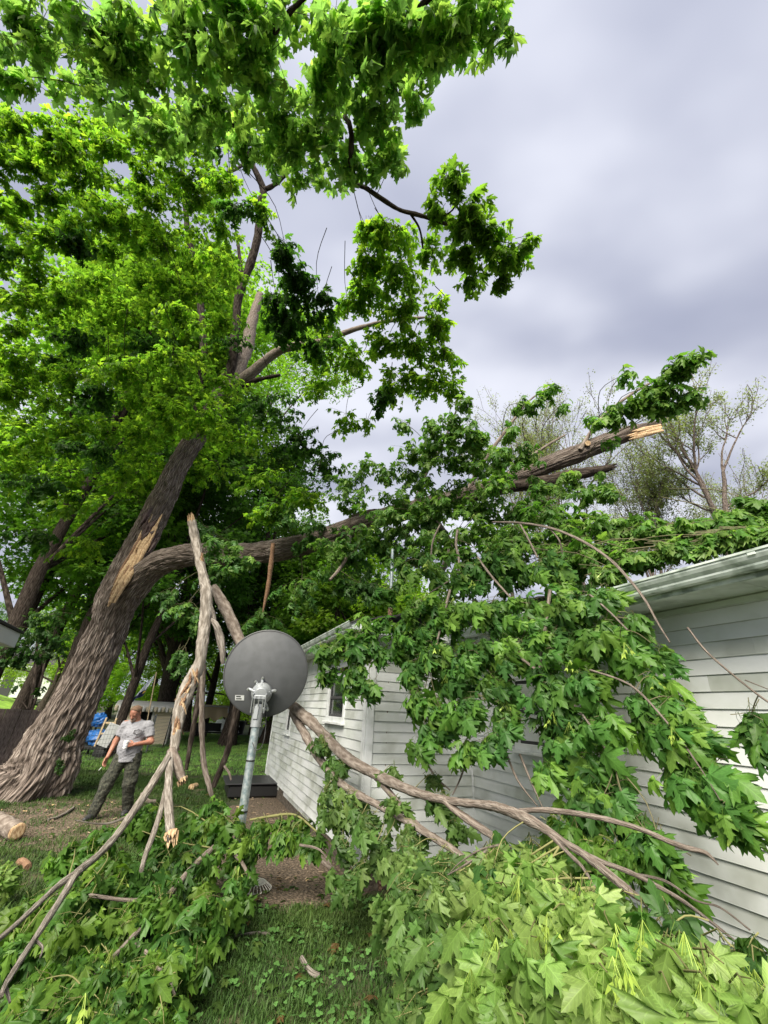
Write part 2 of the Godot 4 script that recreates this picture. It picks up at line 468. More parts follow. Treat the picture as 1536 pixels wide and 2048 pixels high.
# a leafy bough end: twigs that fan out of an anchor into an ellipsoid round a surveyed point
func clump(L: Leaves, cx: float, cy: float, rx: float, ry: float, r: float, n: int, st: Dictionary, anchors: Array = []) -> void:
	var kk := clampf(1.0 - 20.0 / (0.5 * (rx + ry)), 0.45, 1.0) if r < 5.2 and r > 0.0 else 1.0
	rx *= kk; ry *= kk
	var C := P(cx, cy, r)
	var s := depth(C) / F
	var f := (C - EYE).normalized()
	var rt := cam_b.x; rt = (rt - f * rt.dot(f)).normalized()
	var up := rt.cross(f)
	blob(L, C, rt * rx * s, up * ry * s, f * (0.5 * (rx + ry) * s * float(st.depth)), n, st, anchors)
func blob(L: Leaves, C: Vector3, ex: Vector3, ey: Vector3, ez: Vector3, n: int, st: Dictionary, anchors: Array = []) -> void:
	var A := C
	if anchors.size():
		var bd := 1e9
		for pa in anchors:
			for q in pa:
				var dd: float = q.distance_squared_to(C)
				if dd < bd: bd = dd; A = q
		var len := A.distance_to(C)
		if len > 0.15:
			if len > 1.3:
				A = C + (A - C) * (1.3 / len); len = 1.3
			var mid := A.lerp(C, 0.5) + rdir() * len * 0.12 + Vector3.UP * len * 0.08
			var pp := resample(PackedVector3Array([A, mid, C]), PackedFloat32Array([0.003 + 0.003 * len, 0.003 + 0.002 * len, 0.003]), 4)
			L.twigs.tube(pp[0], pp[1], 5)
	var todo := n
	var tl: float = st.twig
	while todo > 0:
		var q := rdir() * pow(rng.randf(), 0.45)
		var E := C + ex * q.x + ey * q.y + ez * q.z
		var dir := (E - C.lerp(A, 0.25) + rdir() * 0.1)
		var l := minf(dir.length(), tl * rnd(0.6, 1.3))
		dir = dir.normalized()
		var S := E - dir * l
		var side := dir.cross(Vector3.UP + rdir() * 0.5).normalized()
		var per := mini(todo, 5 + rng.randi() % 6)
		todo -= per
		var sag: float = l * 0.25 * st.droop
		var dr2: float = st.droop
		var front: Vector3 = st.get("front", Vector3.ZERO)
		var tint := rnd(0.78, 1.18)
		L.twigs.tube(PackedVector3Array([S, S.lerp(E, 0.55) + Vector3.UP * sag * 0.6, E]), PackedFloat32Array([0.003, 0.0022, 0.0014]), 3, null, 0, false)
		for k in per:
			var t := clampf(0.2 + 0.8 * float(k + rng.randf()) / per, 0, 1)
			var p := S.lerp(E, t) + Vector3.UP * sag * 0.6 * sin(PI * t)
			var o := (side * (1.0 if k % 2 else -1.0) * (1.0 - 0.6 * t) + dir * (0.35 + 0.6 * t) + rdir() * 0.35).normalized()
			leaf_at(L, p, o, st, tint, (p - C).normalized() * (1.0 * dr2) + front)
		if st.has("seeds") and rng.randf() < st.seeds:
			L.seeds.append(Transform3D(Basis(Vector3.UP, rnd(0, TAU)).scaled(Vector3.ONE * rnd(0.8, 1.3)), E))
# a hanging hand of leaves, tips down, that turns its face outward
func fan(L: Leaves, C: Vector3, n: int, st: Dictionary, front: Vector3) -> void:
	front = (front.normalized() + rdir() * 0.4).normalized()
	var rt := front.cross(Vector3.UP).normalized()
	var cs: Array = st.cols
	var c0: Color = cs[rng.randi() % cs.size()]
	var tint := rnd(0.72, 1.2)
	var sz: float = st.size * rnd(0.75, 1.15)
	L.twigs.tube(PackedVector3Array([C - front * 0.16 - Vector3.UP * 0.03 + rdir() * 0.03, C - front * 0.07 + Vector3.UP * 0.01, C]), PackedFloat32Array([0.0035, 0.0028, 0.002]), 4, null, 0, false)
	for k in n:
		var a := lerpf(-0.9, 0.9, (k * 0.618 - floorf(k * 0.618))) + rnd(-0.2, 0.2)
		var y := (Vector3.DOWN * cos(a) + rt * sin(a) + front * rnd(0.0, 0.45)).normalized()
		var z := front + Vector3.UP * rnd(-0.1, 0.5) + rdir() * 0.42
		var x := y.cross(z).normalized(); z = x.cross(y)
		var s := sz * rnd(0.6, 1.2)
		var c := c0.lerp(cs[rng.randi() % cs.size()], rng.randf() * 0.6) * (tint * rnd(0.85, 1.15)); c.a = 1.0
		L.xf.append(Transform3D(Basis(x * s, y * s, z * s), C + y * s * 0.4 + rt * (sin(a) * sz * 0.25) + Vector3.DOWN * rnd(-0.1, 0.5) * sz + front * rnd(-0.06, 0.06)))
		L.col.append(c)
	if st.has("seeds") and rng.randf() < st.seeds:
		L.seeds.append(Transform3D(Basis(Vector3.UP, rnd(0, TAU)).scaled(Vector3.ONE * rnd(0.9, 1.4)), C + front * 0.05))
func fans(L: Leaves, cx: float, cy: float, rx: float, ry: float, r: float, count: int, n: int, st: Dictionary) -> void:
	var kk := clampf(1.0 - 24.0 / (0.5 * (rx + ry)), 0.4, 1.0) if r < 5.2 else 0.85
	rx *= kk; ry *= kk
	for k in count:
		var a := rnd(0, TAU); var q := sqrt(rng.randf())
		var u := cos(a) * q; var v := sin(a) * q
		var bulge := sqrt(maxf(0.0, 1.0 - q * q)) * 0.5 * (rx + ry) / F * r * 0.5
		fan(L, P(cx + u * rx, cy + v * ry, r - bulge + rnd(-0.10, 0.34)), n + rng.randi() % 4 - 1, st, st.front)
# leaves become parts where they show largest, the rest one mass
func commit_leaves(L: Leaves, parent: Node, singles: int, twig_mat: Material, m: Material = null, mass := "foliage") -> void:
	if m == null: m = M.leaf
	var org: Vector3 = parent.position
	var order := []
	for k in L.xf.size():
		var p := L.xf[k].origin
		var d := cam_b.inverse() * (p - EYE)
		var w := 1e9
		if d.z < -0.3 and absf(d.x / d.z) < 0.98 and absf(d.y / d.z) < 1.3: w = -d.z / L.xf[k].basis.y.length()
		order.append([w, k])
	order.sort_custom(func(a, b): return a[0] < b[0])
	var tones := {}
	var buckets := [[], [], [], []]
	var bx: Array = []
	var bc: Array = []
	for k in 8:
		var a: Array[Transform3D] = []; bx.append(a)
		var b: Array[Color] = []; bc.append(b)
	for j in order.size():
		var k: int = order[j][1]
		var shape := (k * 5 + k / 7) % 8
		var t := L.xf[k]; t.origin -= org
		if j < singles:
			var c := L.col[k]
			var key := "%d_%d_%d_%d" % [shape, roundi(c.r * 30), roundi(c.g * 24), roundi(c.b * 40)]
			if not tones.has(key):
				var me: ArrayMesh = leafs.near[shape]
				var arr := me.surface_get_arrays(0)
				var cc: PackedColorArray = arr[Mesh.ARRAY_COLOR]
				for z in cc.size():
					cc[z] = Color(cc[z].r * c.r, cc[z].g * c.g, cc[z].b * c.b)
				arr[Mesh.ARRAY_COLOR] = cc
				var nm := ArrayMesh.new(); nm.add_surface_from_arrays(Mesh.PRIMITIVE_TRIANGLES, arr)
				tones[key] = nm
			var o := obj("leaf", tones[key], m, parent)
			o.transform = t
		else:
			bx[shape].append(t); bc[shape].append(L.col[k])
	for k in 8:
		if bx[k].size(): many(mass, leafs.near[k], m, bx[k], bc[k], parent)
	if L.twigs.v.size():
		for k in L.twigs.v.size(): L.twigs.v[k] -= org
		var tw := part("twigs", L.twigs, twig_mat, parent)
		tw.set_meta("kind", "stuff")
	if L.seeds.size():
		var none: Array[Color] = []
		for k in L.seeds.size(): L.seeds[k].origin -= org
		many("seed_clusters", seed_mesh(), M.seed, L.seeds, none, parent)
func seed_mesh() -> ArrayMesh:
	var b := MB.new()
	var r := RandomNumberGenerator.new(); r.seed = 9
	for k in 7:
		var d := Vector3(r.randf_range(-0.6, 0.6), -1, r.randf_range(-0.6, 0.6)).normalized()
		var l := r.randf_range(0.04, 0.09)
		b.tube(PackedVector3Array([Vector3.ZERO, d * l]), PackedFloat32Array([0.0012, 0.0009]), 3, null, 0, false)
		for sg in [-1.0, 1.0]:
			var e := d * l
			var w: Vector3 = (d + Vector3(d.z, 0, -d.x) * 0.6 * sg + Vector3(0.3 * sg, 0, 0)).normalized()
			var x: Vector3 = w.cross(Vector3(0.2, 0.3, 0.9)).normalized()
			b.quad(e, e + w * 0.012 + x * 0.006, e + w * 0.035, e + w * 0.014 - x * 0.006)
	return b.mesh()

# ------------------------------------------------------------------ sky
func sky_image() -> ImageTexture:
	var w := 768; var h := 384
	var im := Image.create(w, h, false, Image.FORMAT_RGBF)
	var nz := FastNoiseLite.new(); nz.seed = 31; nz.frequency = 1.1; nz.fractal_octaves = 4; nz.fractal_gain = 0.5
	var fine := FastNoiseLite.new(); fine.seed = 32; fine.frequency = 3.5; fine.fractal_octaves = 4
	var lo := Color(0.34, 0.365, 0.475); var hi := Color(0.72, 0.74, 0.825)
	for y in h:
		var el := (0.5 - (y + 0.5) / h) * PI
		for x in w:
			var az := (x + 0.5) / w * TAU
			var d := Vector3(cos(el) * sin(az), sin(el), cos(el) * cos(az))
			# clouds lie on a flat deck overhead
			var q := d / maxf(d.y, 0.18)
			var k := 0.56 + 0.85 * nz.get_noise_3d(q.x * 0.55, q.z * 0.9, 3.0) + 0.22 * fine.get_noise_3d(q.x * 0.5, q.z * 0.8, 1.0) + 0.10 * nz.get_noise_3d(d.x * 2.0, d.y * 2.0, d.z * 2.0)
			k = clampf(k, 0.0, 1.0); k = k * k * (3 - 2 * k)
			var c := lo.lerp(hi, k)
			var e := 0.86 + 0.16 * clampf(d.y, 0, 1)
			im.set_pixel(x, y, Color(c.r * e, c.g * e, c.b * e))
	return ImageTexture.create_from_image(im)

func gh(x: float, z: float) -> float:
	var d := Vector2(x, z)
	var s := d.dot(Vector2(-0.66, -0.75))
	var side := smoothstep(-0.52, -0.75, x / maxf(d.length(), 0.1))
	var h := 3.6 * smoothstep(24.0, 66.0, s) * side
	h += 0.03 * bark_noise.get_noise_2d(x * 0.25, z * 0.25) * smoothstep(0.0, 3.0, d.length())
	return h

func _ready() -> void:
	rng.seed = 20240526
	cam_b = Basis(Vector3.RIGHT, deg_to_rad(PITCH)) * Basis(Vector3.BACK, deg_to_rad(ROLL))
	var cam := Camera3D.new()
	cam.name = "camera"; add_child(cam)
	cam.transform = Transform3D(cam_b, EYE)
	cam.fov = rad_to_deg(2.0 * atan(1024.0 / F)); cam.near = 0.05; cam.far = 900.0
	cam.current = true
	var we := WorldEnvironment.new(); we.name = "world"; add_child(we)
	var en := Environment.new(); we.environment = en
	en.background_mode = Environment.BG_SKY
	var sm := PanoramaSkyMaterial.new(); sm.panorama = sky_image(); sm.energy_multiplier = 0.203
	en.sky = Sky.new(); en.sky.sky_material = sm
	en.tonemap_mode = Environment.TONE_MAPPER_LINEAR
	en.tonemap_exposure = 6.5
	en.sdfgi_enabled = true; en.ssao_enabled = true; en.ssil_enabled = true
	var sun := DirectionalLight3D.new(); sun.name = "sun"; add_child(sun)
	sun.light_energy = 0.5; sun.light_angular_distance = 40.0; sun.light_color = Color(1.0, 0.97, 0.90); sun.shadow_enabled = true
	sun.look_at_from_position(Vector3.ZERO, Vector3(0.28, -0.9, -0.85))
	bark_noise = FastNoiseLite.new(); bark_noise.seed = 3; bark_noise.frequency = 6.0; bark_noise.fractal_octaves = 3
	make_materials()
	M.seed = mat(0.30, 0.42, 0.07, 0.5)
	make_leaves()
	make_styles()
	build_ground()
	build_house()
	build_background()
	build_big_tree()
	build_fallen_limb()
	build_dish()
	build_yard_things()
	build_person()
	build_broken_branches()
	build_leafy_piles()
	build_grass()
	build_litter()

func make_styles() -> void:
	var g := func(r: float, gg: float, b: float) -> Color: return Color(r, gg, b)
	STY.over = style(0.14, 0.32, [g.call(0.36, 0.55, 0.20), g.call(0.30, 0.50, 0.20), g.call(0.46, 0.64, 0.20), g.call(0.25, 0.45, 0.20)], 0.9, 1.0, 0.45)
	STY.nest = style(0.125, 0.35, [g.call(0.23, 0.40, 0.07), g.call(0.18, 0.33, 0.07), g.call(0.31, 0.48, 0.09)], 0.8, 1.0, 0.35)
	STY.crown = style(0.14, 0.28, [g.call(0.33, 0.55, 0.07), g.call(0.27, 0.49, 0.07), g.call(0.47, 0.66, 0.09), g.call(0.20, 0.39, 0.07)], 0.8, 1.1, 0.55)
	STY.dark = style(0.15, 0.5, [g.call(0.09, 0.21, 0.06), g.call(0.13, 0.27, 0.06), g.call(0.075, 0.18, 0.055)], 0.7, 0.9, 0.45)  # dark leaves; also colours the shaded gaps deep in the leaf heap
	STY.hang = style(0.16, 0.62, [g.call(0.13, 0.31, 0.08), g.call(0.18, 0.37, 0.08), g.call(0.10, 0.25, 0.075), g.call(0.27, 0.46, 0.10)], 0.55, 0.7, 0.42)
	STY.roof = style(0.14, 0.5, [g.call(0.17, 0.36, 0.08), g.call(0.25, 0.45, 0.10), g.call(0.36, 0.54, 0.16), g.call(0.12, 0.27, 0.07)], 0.8, 0.8, 0.4)
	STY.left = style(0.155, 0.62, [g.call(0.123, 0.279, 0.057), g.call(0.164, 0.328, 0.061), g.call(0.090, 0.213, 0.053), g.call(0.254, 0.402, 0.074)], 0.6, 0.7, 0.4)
	STY.pale = style(0.165, 0.85, [g.call(0.36, 0.52, 0.16), g.call(0.29, 0.46, 0.13), g.call(0.43, 0.57, 0.21), g.call(0.21, 0.38, 0.10)], 0.5, 0.5, 0.42)
	STY.wilt = style(0.15, 0.85, [g.call(0.19, 0.32, 0.10), g.call(0.14, 0.27, 0.08), g.call(0.27, 0.39, 0.14), g.call(0.10, 0.20, 0.06)], 0.55, 0.5, 0.4)
	STY.pale.front = Vector3(-0.38, 0.18, 0.9) * 1.3; STY.wilt.front = Vector3(-0.4, 0.35, 0.85); STY.hang.front = Vector3(-0.85, 0.15, 0.45) * 0.9; STY.left.front = Vector3(0.2, 0.75, 0.6) * 0.8
	STY.pale.seeds = 0.35; STY.left.seeds = 0.06; STY.hang.seeds = 0.05; STY.roof.seeds = 0.04

# ------------------------------------------------------------------ ground
func build_ground() -> void:
	var b := MB.new()
	var n := 170
	var cx := -3.0; var cz := -9.0
	for j in n + 1:
		for i in n + 1:
			var u := 2.0 * i / n - 1.0; var w := 2.0 * j / n - 1.0
			var x := cx + signf(u) * (absf(u) * 12.0 + pow(absf(u), 4.0) * 300.0)
			var z := cz + signf(w) * (absf(w) * 14.0 + pow(absf(w), 4.0) * 300.0)
			b.vert(Vector3(x, gh(x, z), z), Vector2(x, z))
	for j in n:
		for i in n:
			var a := j * (n + 1) + i
			b.tri(a, a + n + 1, a + n + 2); b.tri(a, a + n + 2, a + 1)
	struct("ground", b, M.ground)
	# bare earth beside the house
	var dn := FastNoiseLite.new(); dn.seed = 4; dn.frequency = 0.9; dn.fractal_octaves = 4
	var d := MB.new()
	var o := G(620, 1740)
	var st := 26; var rings := 14
	var ce := d.vert(o + Vector3.UP * (gh(o.x, o.z) + 0.02))
	for k in rings:
		for s in st * 2:
			var a := TAU * s / (st * 2)
			var dir := Vector3(cos(a), 0, sin(a))
			# long axis runs along the wall
			var ax := Vector3(sin(deg_to_rad(-21.9)), 0, -cos(deg_to_rad(-21.9)))
			var e := 1.0 / sqrt(pow(dir.dot(ax) / (5.6 if dir.dot(ax) > 0.0 else 1.15), 2) + pow(dir.cross(ax).y / 1.35, 2))
			e *= 1.0 + 0.35 * dn.get_noise_2d(dir.x * 1.5, dir.z * 1.5)
			var p := o + dir * e * (k + 1.0) / rings
			p.y = gh(p.x, p.z) + 0.022 * (1.0 - pow((k + 1.0) / rings, 4.0)) + 0.004 + 0.012 * absf(dn.get_noise_2d(p.x * 6, p.z * 6)) * (0.0 if k == rings - 1 else 1.0)
			d.vert(p)
	var m := st * 2
	for s in m: d.tri(ce, ce + 1 + (s + 1) % m, ce + 1 + s)
	for k in rings - 1:
		for s in m:
			var a := ce + 1 + k * m + s; var a2 := ce + 1 + k * m + (s + 1) % m
			d.tri(a, a2, a2 + m); d.tri(a, a2 + m, a + m)
	struct("bare_earth", d, M.dirt)
	# worn soil round the foot of the big tree
	var w := MB.new()
	var q := G(120, 1640)
	var c2 := w.vert(q + Vector3.UP * (gh(q.x, q.z) + 0.012))
	for k in 6:
		for s in 40:
			var a := TAU * s / 40
			var dir := Vector3(cos(a), 0, sin(a))
			var e := 1.75 * (1.0 + 0.45 * dn.get_noise_2d(dir.x * 1.3 + 7, dir.z * 1.3))
			var p := q + dir * e * (k + 1.0) / 6
			p.y = gh(p.x, p.z) + 0.010 - 0.006 * (k / 5.0)
			w.vert(p)
	for s in 40: w.tri(c2, c2 + 1 + (s + 1) % 40, c2 + 1 + s)
	for k in 5:
		for s in 40:
			var a := c2 + 1 + k * 40 + s; var a2 := c2 + 1 + k * 40 + (s + 1) % 40
			w.tri(a, a2, a2 + 40); w.tri(a, a2 + 40, a + 40)
	struct("worn_soil", w, M.dirt)

# ------------------------------------------------------------------ house
const COURSE := 0.127
func siding_run(h: Node3D, o: Vector3, dir: Vector3, out: Vector3, length: float, y0: float, y1: float, holes: Array, seams: float) -> void:
	var k := 0
	var y := y0
	while y < y1 - 0.02:
		var top := minf(y + COURSE, y1)
		var cuts: Array = [[0.0, length]]
		for q in holes:
			if top > q[2] + 0.01 and y < q[3] - 0.01:
				var nx := []
				for c in cuts:
					if q[0] > c[0]: nx.append([c[0], minf(c[1], q[0])])
					if q[1] < c[1]: nx.append([maxf(c[0], q[1]), c[1]])
				cuts = nx
		if seams > 0.0:
			var nx := []
			for c in cuts:
				var a: float = c[0]
				var s: float = a + seams * rnd(0.35, 1.2)
				while s < c[1] - 0.5:
					nx.append([a, s - 0.001]); a = s; s += seams * rnd(0.8, 1.2)
				nx.append([a, c[1]])
			cuts = nx
		for c in cuts:
			if c[1] - c[0] < 0.02: continue
			var b := MB.new()
			var jit := rnd(0.0, 0.0025)
			var prof := PackedVector2Array([Vector2(-0.004, 0), Vector2(0.014 + jit, 0.0), Vector2(0.016 + jit, 0.003), Vector2(0.015 + jit, 0.008), Vector2(0.003, top - y + 0.012), Vector2(-0.004, top - y + 0.012)])
			b.sweep(prof, o + dir * float(c[0]) + Vector3.UP * y, o + dir * float(c[1]) + Vector3.UP * y, out, Vector3.UP)
			part("siding_board", b, M.siding[rng.randi() % 3], h)
		y = top
		k += 1
func house_window(h: Node3D, o: Vector3, dir: Vector3, out: Vector3, a: float, c: float, lo: float, hi: float) -> void:
	var w := c - a; var t := 0.075
	var bs := Basis(dir, Vector3.UP, out)
	if bs.determinant() < 0: bs = Basis(-dir, Vector3.UP, out)
	var mid := o + dir * (a + c) / 2.0 + Vector3.UP * (lo + hi) / 2.0
	var fb := MB.new()
	fb.box(mid + Vector3.UP * ((hi - lo) / 2 - t / 2) + out * 0.008, Vector3(w, t, 0.05), 0.004, bs)
	for s in [-1.0, 1.0]: fb.box(mid + dir * s * (w / 2 - t / 2) - Vector3.UP * 0.0 + out * 0.008, Vector3(t, hi - lo - 2 * t, 0.05), 0.004, bs)
	fb.box(mid - Vector3.UP * ((hi - lo) / 2 - t / 2) + out * 0.008, Vector3(w, t, 0.05), 0.004, bs)
	var win := part("window", fb, M.trim, h)
	var sb := MB.new()
	sb.box(mid - Vector3.UP * ((hi - lo) / 2 + 0.018) + out * 0.025, Vector3(w + 0.06, 0.035, 0.10), 0.005, bs)
	part("sill", sb, M.trim, win)
	var iw := w - 2 * t; var ih := hi - lo - 2 * t
	var sa := MB.new()
	for s in [-1.0, 1.0]:
		sa.box(mid + dir * s * (iw / 2 - 0.018) - out * 0.02, Vector3(0.036, ih, 0.03), 0.003, bs)
		sa.box(mid + Vector3.UP * s * (ih / 2 - 0.018) - out * 0.02, Vector3(iw - 0.072, 0.036, 0.03), 0.003, bs)
	sa.box(mid - out * 0.018, Vector3(iw - 0.072, 0.04, 0.034), 0.003, bs)
	part("sash", sa, M.screen, win)
	for s in [-1.0, 1.0]:
		var g := MB.new()
		g.box(mid + Vector3.UP * s * (ih / 4) - out * 0.024, Vector3(iw - 0.075, ih / 2 - 0.06, 0.005), 0.0, bs)
		part("pane", g, M.glass, win)
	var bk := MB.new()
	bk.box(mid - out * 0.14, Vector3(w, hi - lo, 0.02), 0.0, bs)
	part("room_shade_panel", bk, M.unlit_room, win)  # added dark board, stands for the unlit room behind the panes
func build_house() -> void:
	var a := deg_to_rad(-21.9)
	var nn := Vector3(cos(a), 0, sin(a)); var dc := Vector3(sin(a), 0, -cos(a))
	var h := thing("clapboard_house", "white clapboard house with pale green gutter, partly hidden by fallen maple branches", "house", dc * 5.775 + nn * 3.891, -a)
	var X := Vector3.RIGHT; var Z := Vector3.BACK; var U := Vector3.UP
	var jog := -1.681; var top := 2.87; var y0 := 0.262
	# walls behind the boards
	var wb := MB.new()
	wb.box(Vector3(0.09, (top + 0.1) / 2 + 0.05, 4.45), Vector3(0.16, top - 0.15, 8.9), 0.0)
	part("wall_core", wb, M.siding[2], h)
	var w2 := MB.new()
	w2.box(Vector3(jog / 2 + 0.045, (top + 0.1) / 2 + 0.05, -0.09), Vector3(-jog + 0.07, top - 0.15, 0.16), 0.0)
	part("wall_core", w2, M.siding[2], h)
	# openings are left where the windows sit: the wing wall is built round them
	var w3 := MB.new()
	var za := [0.12, 0.855, 1.895, 4.83, 5.40, 7.38]
	for k in [0, 2, 4]:
		w3.box(Vector3(jog + 0.09, (top + 0.1) / 2 + 0.05, -(za[k] + za[k + 1]) / 2 - 0.02), Vector3(0.16, top - 0.15, za[k + 1] - za[k] - 0.04), 0.0)
	part("wall_core", w3, M.siding[2], h)
	var holes_a := [[0.86, 1.89, 1.70, 2.45], [4.84, 5.39, 1.32, 2.1]]
	siding_run(h, Vector3(jog, 0, -0.05), -Z, -X, 7.35, y0, top, holes_a, 0.0)
	siding_run(h, Vector3(jog + 0.05, 0, 0), X, Z, -jog - 0.07, y0, top, [], 0.0)
	siding_run(h, Vector3(0, 0, 0.03), Z, -X, 8.87, y0, top, [[0.98, 1.92, 1.53, 2.42]], 3.6)
	house_window(h, Vector3(jog, 0, -0.05), -Z, -X, 0.86, 1.89, 1.72, 2.45)
	house_window(h, Vector3(jog, 0, -0.05), -Z, -X, 4.84, 5.39, 1.34, 2.1)
	house_window(h, Vector3(0, 0, 0.03), Z, -X, 0.98, 1.92, 1.55, 2.42)
	# corner boards
	for q in [[Vector3(jog - 0.01, 0, -0.035), Vector3(0.03, top - y0, 0.11)], [Vector3(jog + 0.055, 0, 0.012), Vector3(0.10, top - y0, 0.03)], [Vector3(-0.014, 0, 0.014), Vector3(0.028, top - y0, 0.028)], [Vector3(jog - 0.008, 0, -7.42), Vector3(0.03, top - y0, 0.07)]]:
		var cb := MB.new()
		cb.box(q[0] + U * (top + y0) / 2, q[1], 0.004)
		part("corner_board", cb, M.trim, h)
	# footing under the boards, stained with soil
	for q in [[Vector3(0.08, 0.11, 4.45), Vector3(0.12, 0.30, 8.9)], [Vector3(jog / 2 + 0.05, 0.11, -0.075), Vector3(-jog - 0.05, 0.30, 0.12)], [Vector3(jog + 0.08, 0.11, -3.75), Vector3(0.12, 0.30, 7.3)]]:
		var fb := MB.new(); fb.box(q[0], q[1], 0.01); part("footing", fb, M.concrete, h)
	# soffit, fascia, gutter along the long wall
	for k in 15:
		var z := -0.05 + k * 0.6
		var sb := MB.new(); sb.box(Vector3(-0.215, top + 0.004, z + 0.3), Vector3(0.43, 0.012, 0.594), 0.003)
		part("soffit_panel", sb, M.soffit, h)
	var fr := MB.new(); fr.box(Vector3(-0.012, top - 0.035, 4.4), Vector3(0.02, 0.05, 8.95), 0.004); part("frieze", fr, M.soffit, h)
	var fa := MB.new(); fa.box(Vector3(-0.44, top + 0.075, 4.4), Vector3(0.02, 0.17, 9.0), 0.003); part("fascia", fa, M.gutter, h)
	var gp := PackedVector2Array([Vector2(0, 0.10), Vector2(0, 0.0), Vector2(-0.07, 0.0), Vector2(-0.082, 0.02), Vector2(-0.082, 0.035), Vector2(-0.105, 0.06), Vector2(-0.118, 0.085), Vector2(-0.118, 0.118), Vector2(-0.128, 0.120), Vector2(-0.128, 0.104), Vector2(-0.122, 0.100), Vector2(-0.110, 0.098), Vector2(-0.098, 0.062), Vector2(-0.074, 0.037), Vector2(-0.066, 0.008), Vector2(-0.006, 0.008), Vector2(-0.006, 0.10)])
	var gu := MB.new()
	gu.sweep(gp, Vector3(-0.455, top + 0.03, -0.1), Vector3(-0.455, top + 0.03, 8.9), X, U)
	var go := part("gutter", gu, M.gutter, h)
	go.set_meta("label", "pale green metal gutter streaked with grime")
	for z in [2.3, 4.35, 6.2]:
		var sj := MB.new()
		sj.box(Vector3(-0.577, top + 0.125, z), Vector3(0.006, 0.03, 0.05), 0.002)
		part("gutter_joint", sj, M.gutter, go)
	# wing eave
	var we := MB.new()
	we.box(Vector3(jog - 0.16, top + 0.005, -3.6), Vector3(0.32, 0.012, 7.9), 0.002)
	part("soffit_panel", we, M.soffit, h)
	var wf := MB.new(); wf.box(Vector3(jog - 0.33, top + 0.075, -3.6), Vector3(0.02, 0.17, 7.9), 0.003); part("fascia", wf, M.gutter, h)
	var wg := MB.new(); wg.sweep(gp, Vector3(jog - 0.343, top + 0.03, -7.55), Vector3(jog - 0.343, top + 0.03, 0.35), X, U); part("gutter", wg, M.gutter, h)
	var rk := MB.new(); rk.box(Vector3(jog / 2 - 0.25, top + 0.09, 0.16), Vector3(-jog + 0.18, 0.16, 0.30), 0.004); part("fascia", rk, M.trim, h)
	# roofs
	for q in [[-0.47, 3.03, 4.6, -0.35, 9.1, 0.33], [jog - 0.36, 3.03, 4.0, -7.7, 0.33, 0.24]]:
		var rb := MB.new()
		var e0 := Vector3(q[0], q[1], 0); var e1 := Vector3(q[2], q[1] + (q[2] - q[0]) * q[5], 0)
		var dd := (e1 - e0); var rows := 18
		for k in rows:
			var p := e0 + dd * k / rows; var p2 := e0 + dd * (k + 1.0) / rows
			rb.sweep(PackedVector2Array([Vector2(p.x, p.y), Vector2(p.x, p.y + 0.022), Vector2(p2.x + 0.02, p2.y + 0.008), Vector2(p2.x, p2.y - 0.01)]), Vector3(0, 0, q[3]), Vector3(0, 0, q[4]), X, U)
		var ro := part("roof", rb, M.shingle, h)
		ro.set_meta("kind", "stuff")
	# rest of the box, so that the house closes
	var bk := MB.new()
	bk.box(Vector3(4.6, 1.5, 0.6), Vector3(0.16, 2.9, 16.6), 0.0)
	bk.box(Vector3(2.3, 1.5, 8.85), Vector3(4.4, 2.8, 0.16), 0.0)
	bk.box(Vector3(1.5, 1.5, -7.45), Vector3(6.1, 2.8, 0.16), 0.0)
	part("back_wall", bk, M.siding[1], h)
	# stones of the old step by the wing
	var st := thing("concrete_step", "low mossy concrete step against the white house wall", "step", G(578, 1597), -a)
	var cb := MB.new(); cb.box(Vector3(0.1, 0.05, 0), Vector3(0.75, 0.2, 1.0), 0.03); part("block", cb, M.concrete, st)
	var c2 := MB.new(); c2.box(Vector3(0.2, 0.18, -0.15), Vector3(0.55, 0.10, 0.6), 0.03); part("block", c2, M.concrete, st)
	# rusty mast
	var mp := P(769.5, 1520, 6.35)
	var mt := thing("antenna_mast", "rusty thin antenna mast standing upright against the white house", "mast", Vector3(mp.x, 0, mp.z))
	var mb := MB.new()
	var mm := PackedVector3Array(); var mr := PackedFloat32Array()
	for k in 30:
		mm.append(Vector3(0, -0.05 + k * 0.115, 0)); mr.append(0.031 + 0.002 * sin(k * 2.3))
	mb.tube(mm, mr, 12); part("pipe", mb, M.rust, mt)
	var mb2 := MB.new(); mb2.rod(Vector3(0, 3.28, 0), Vector3(0, 4.35, 0), 0.026, 12); part("upper_pipe", mb2, M.galv, mt)
	var mb3 := MB.new(); mb3.rod(Vector3(0, 3.24, 0), Vector3(0, 3.36, 0), 0.038, 12); part("coupling", mb3, M.rust, mt)

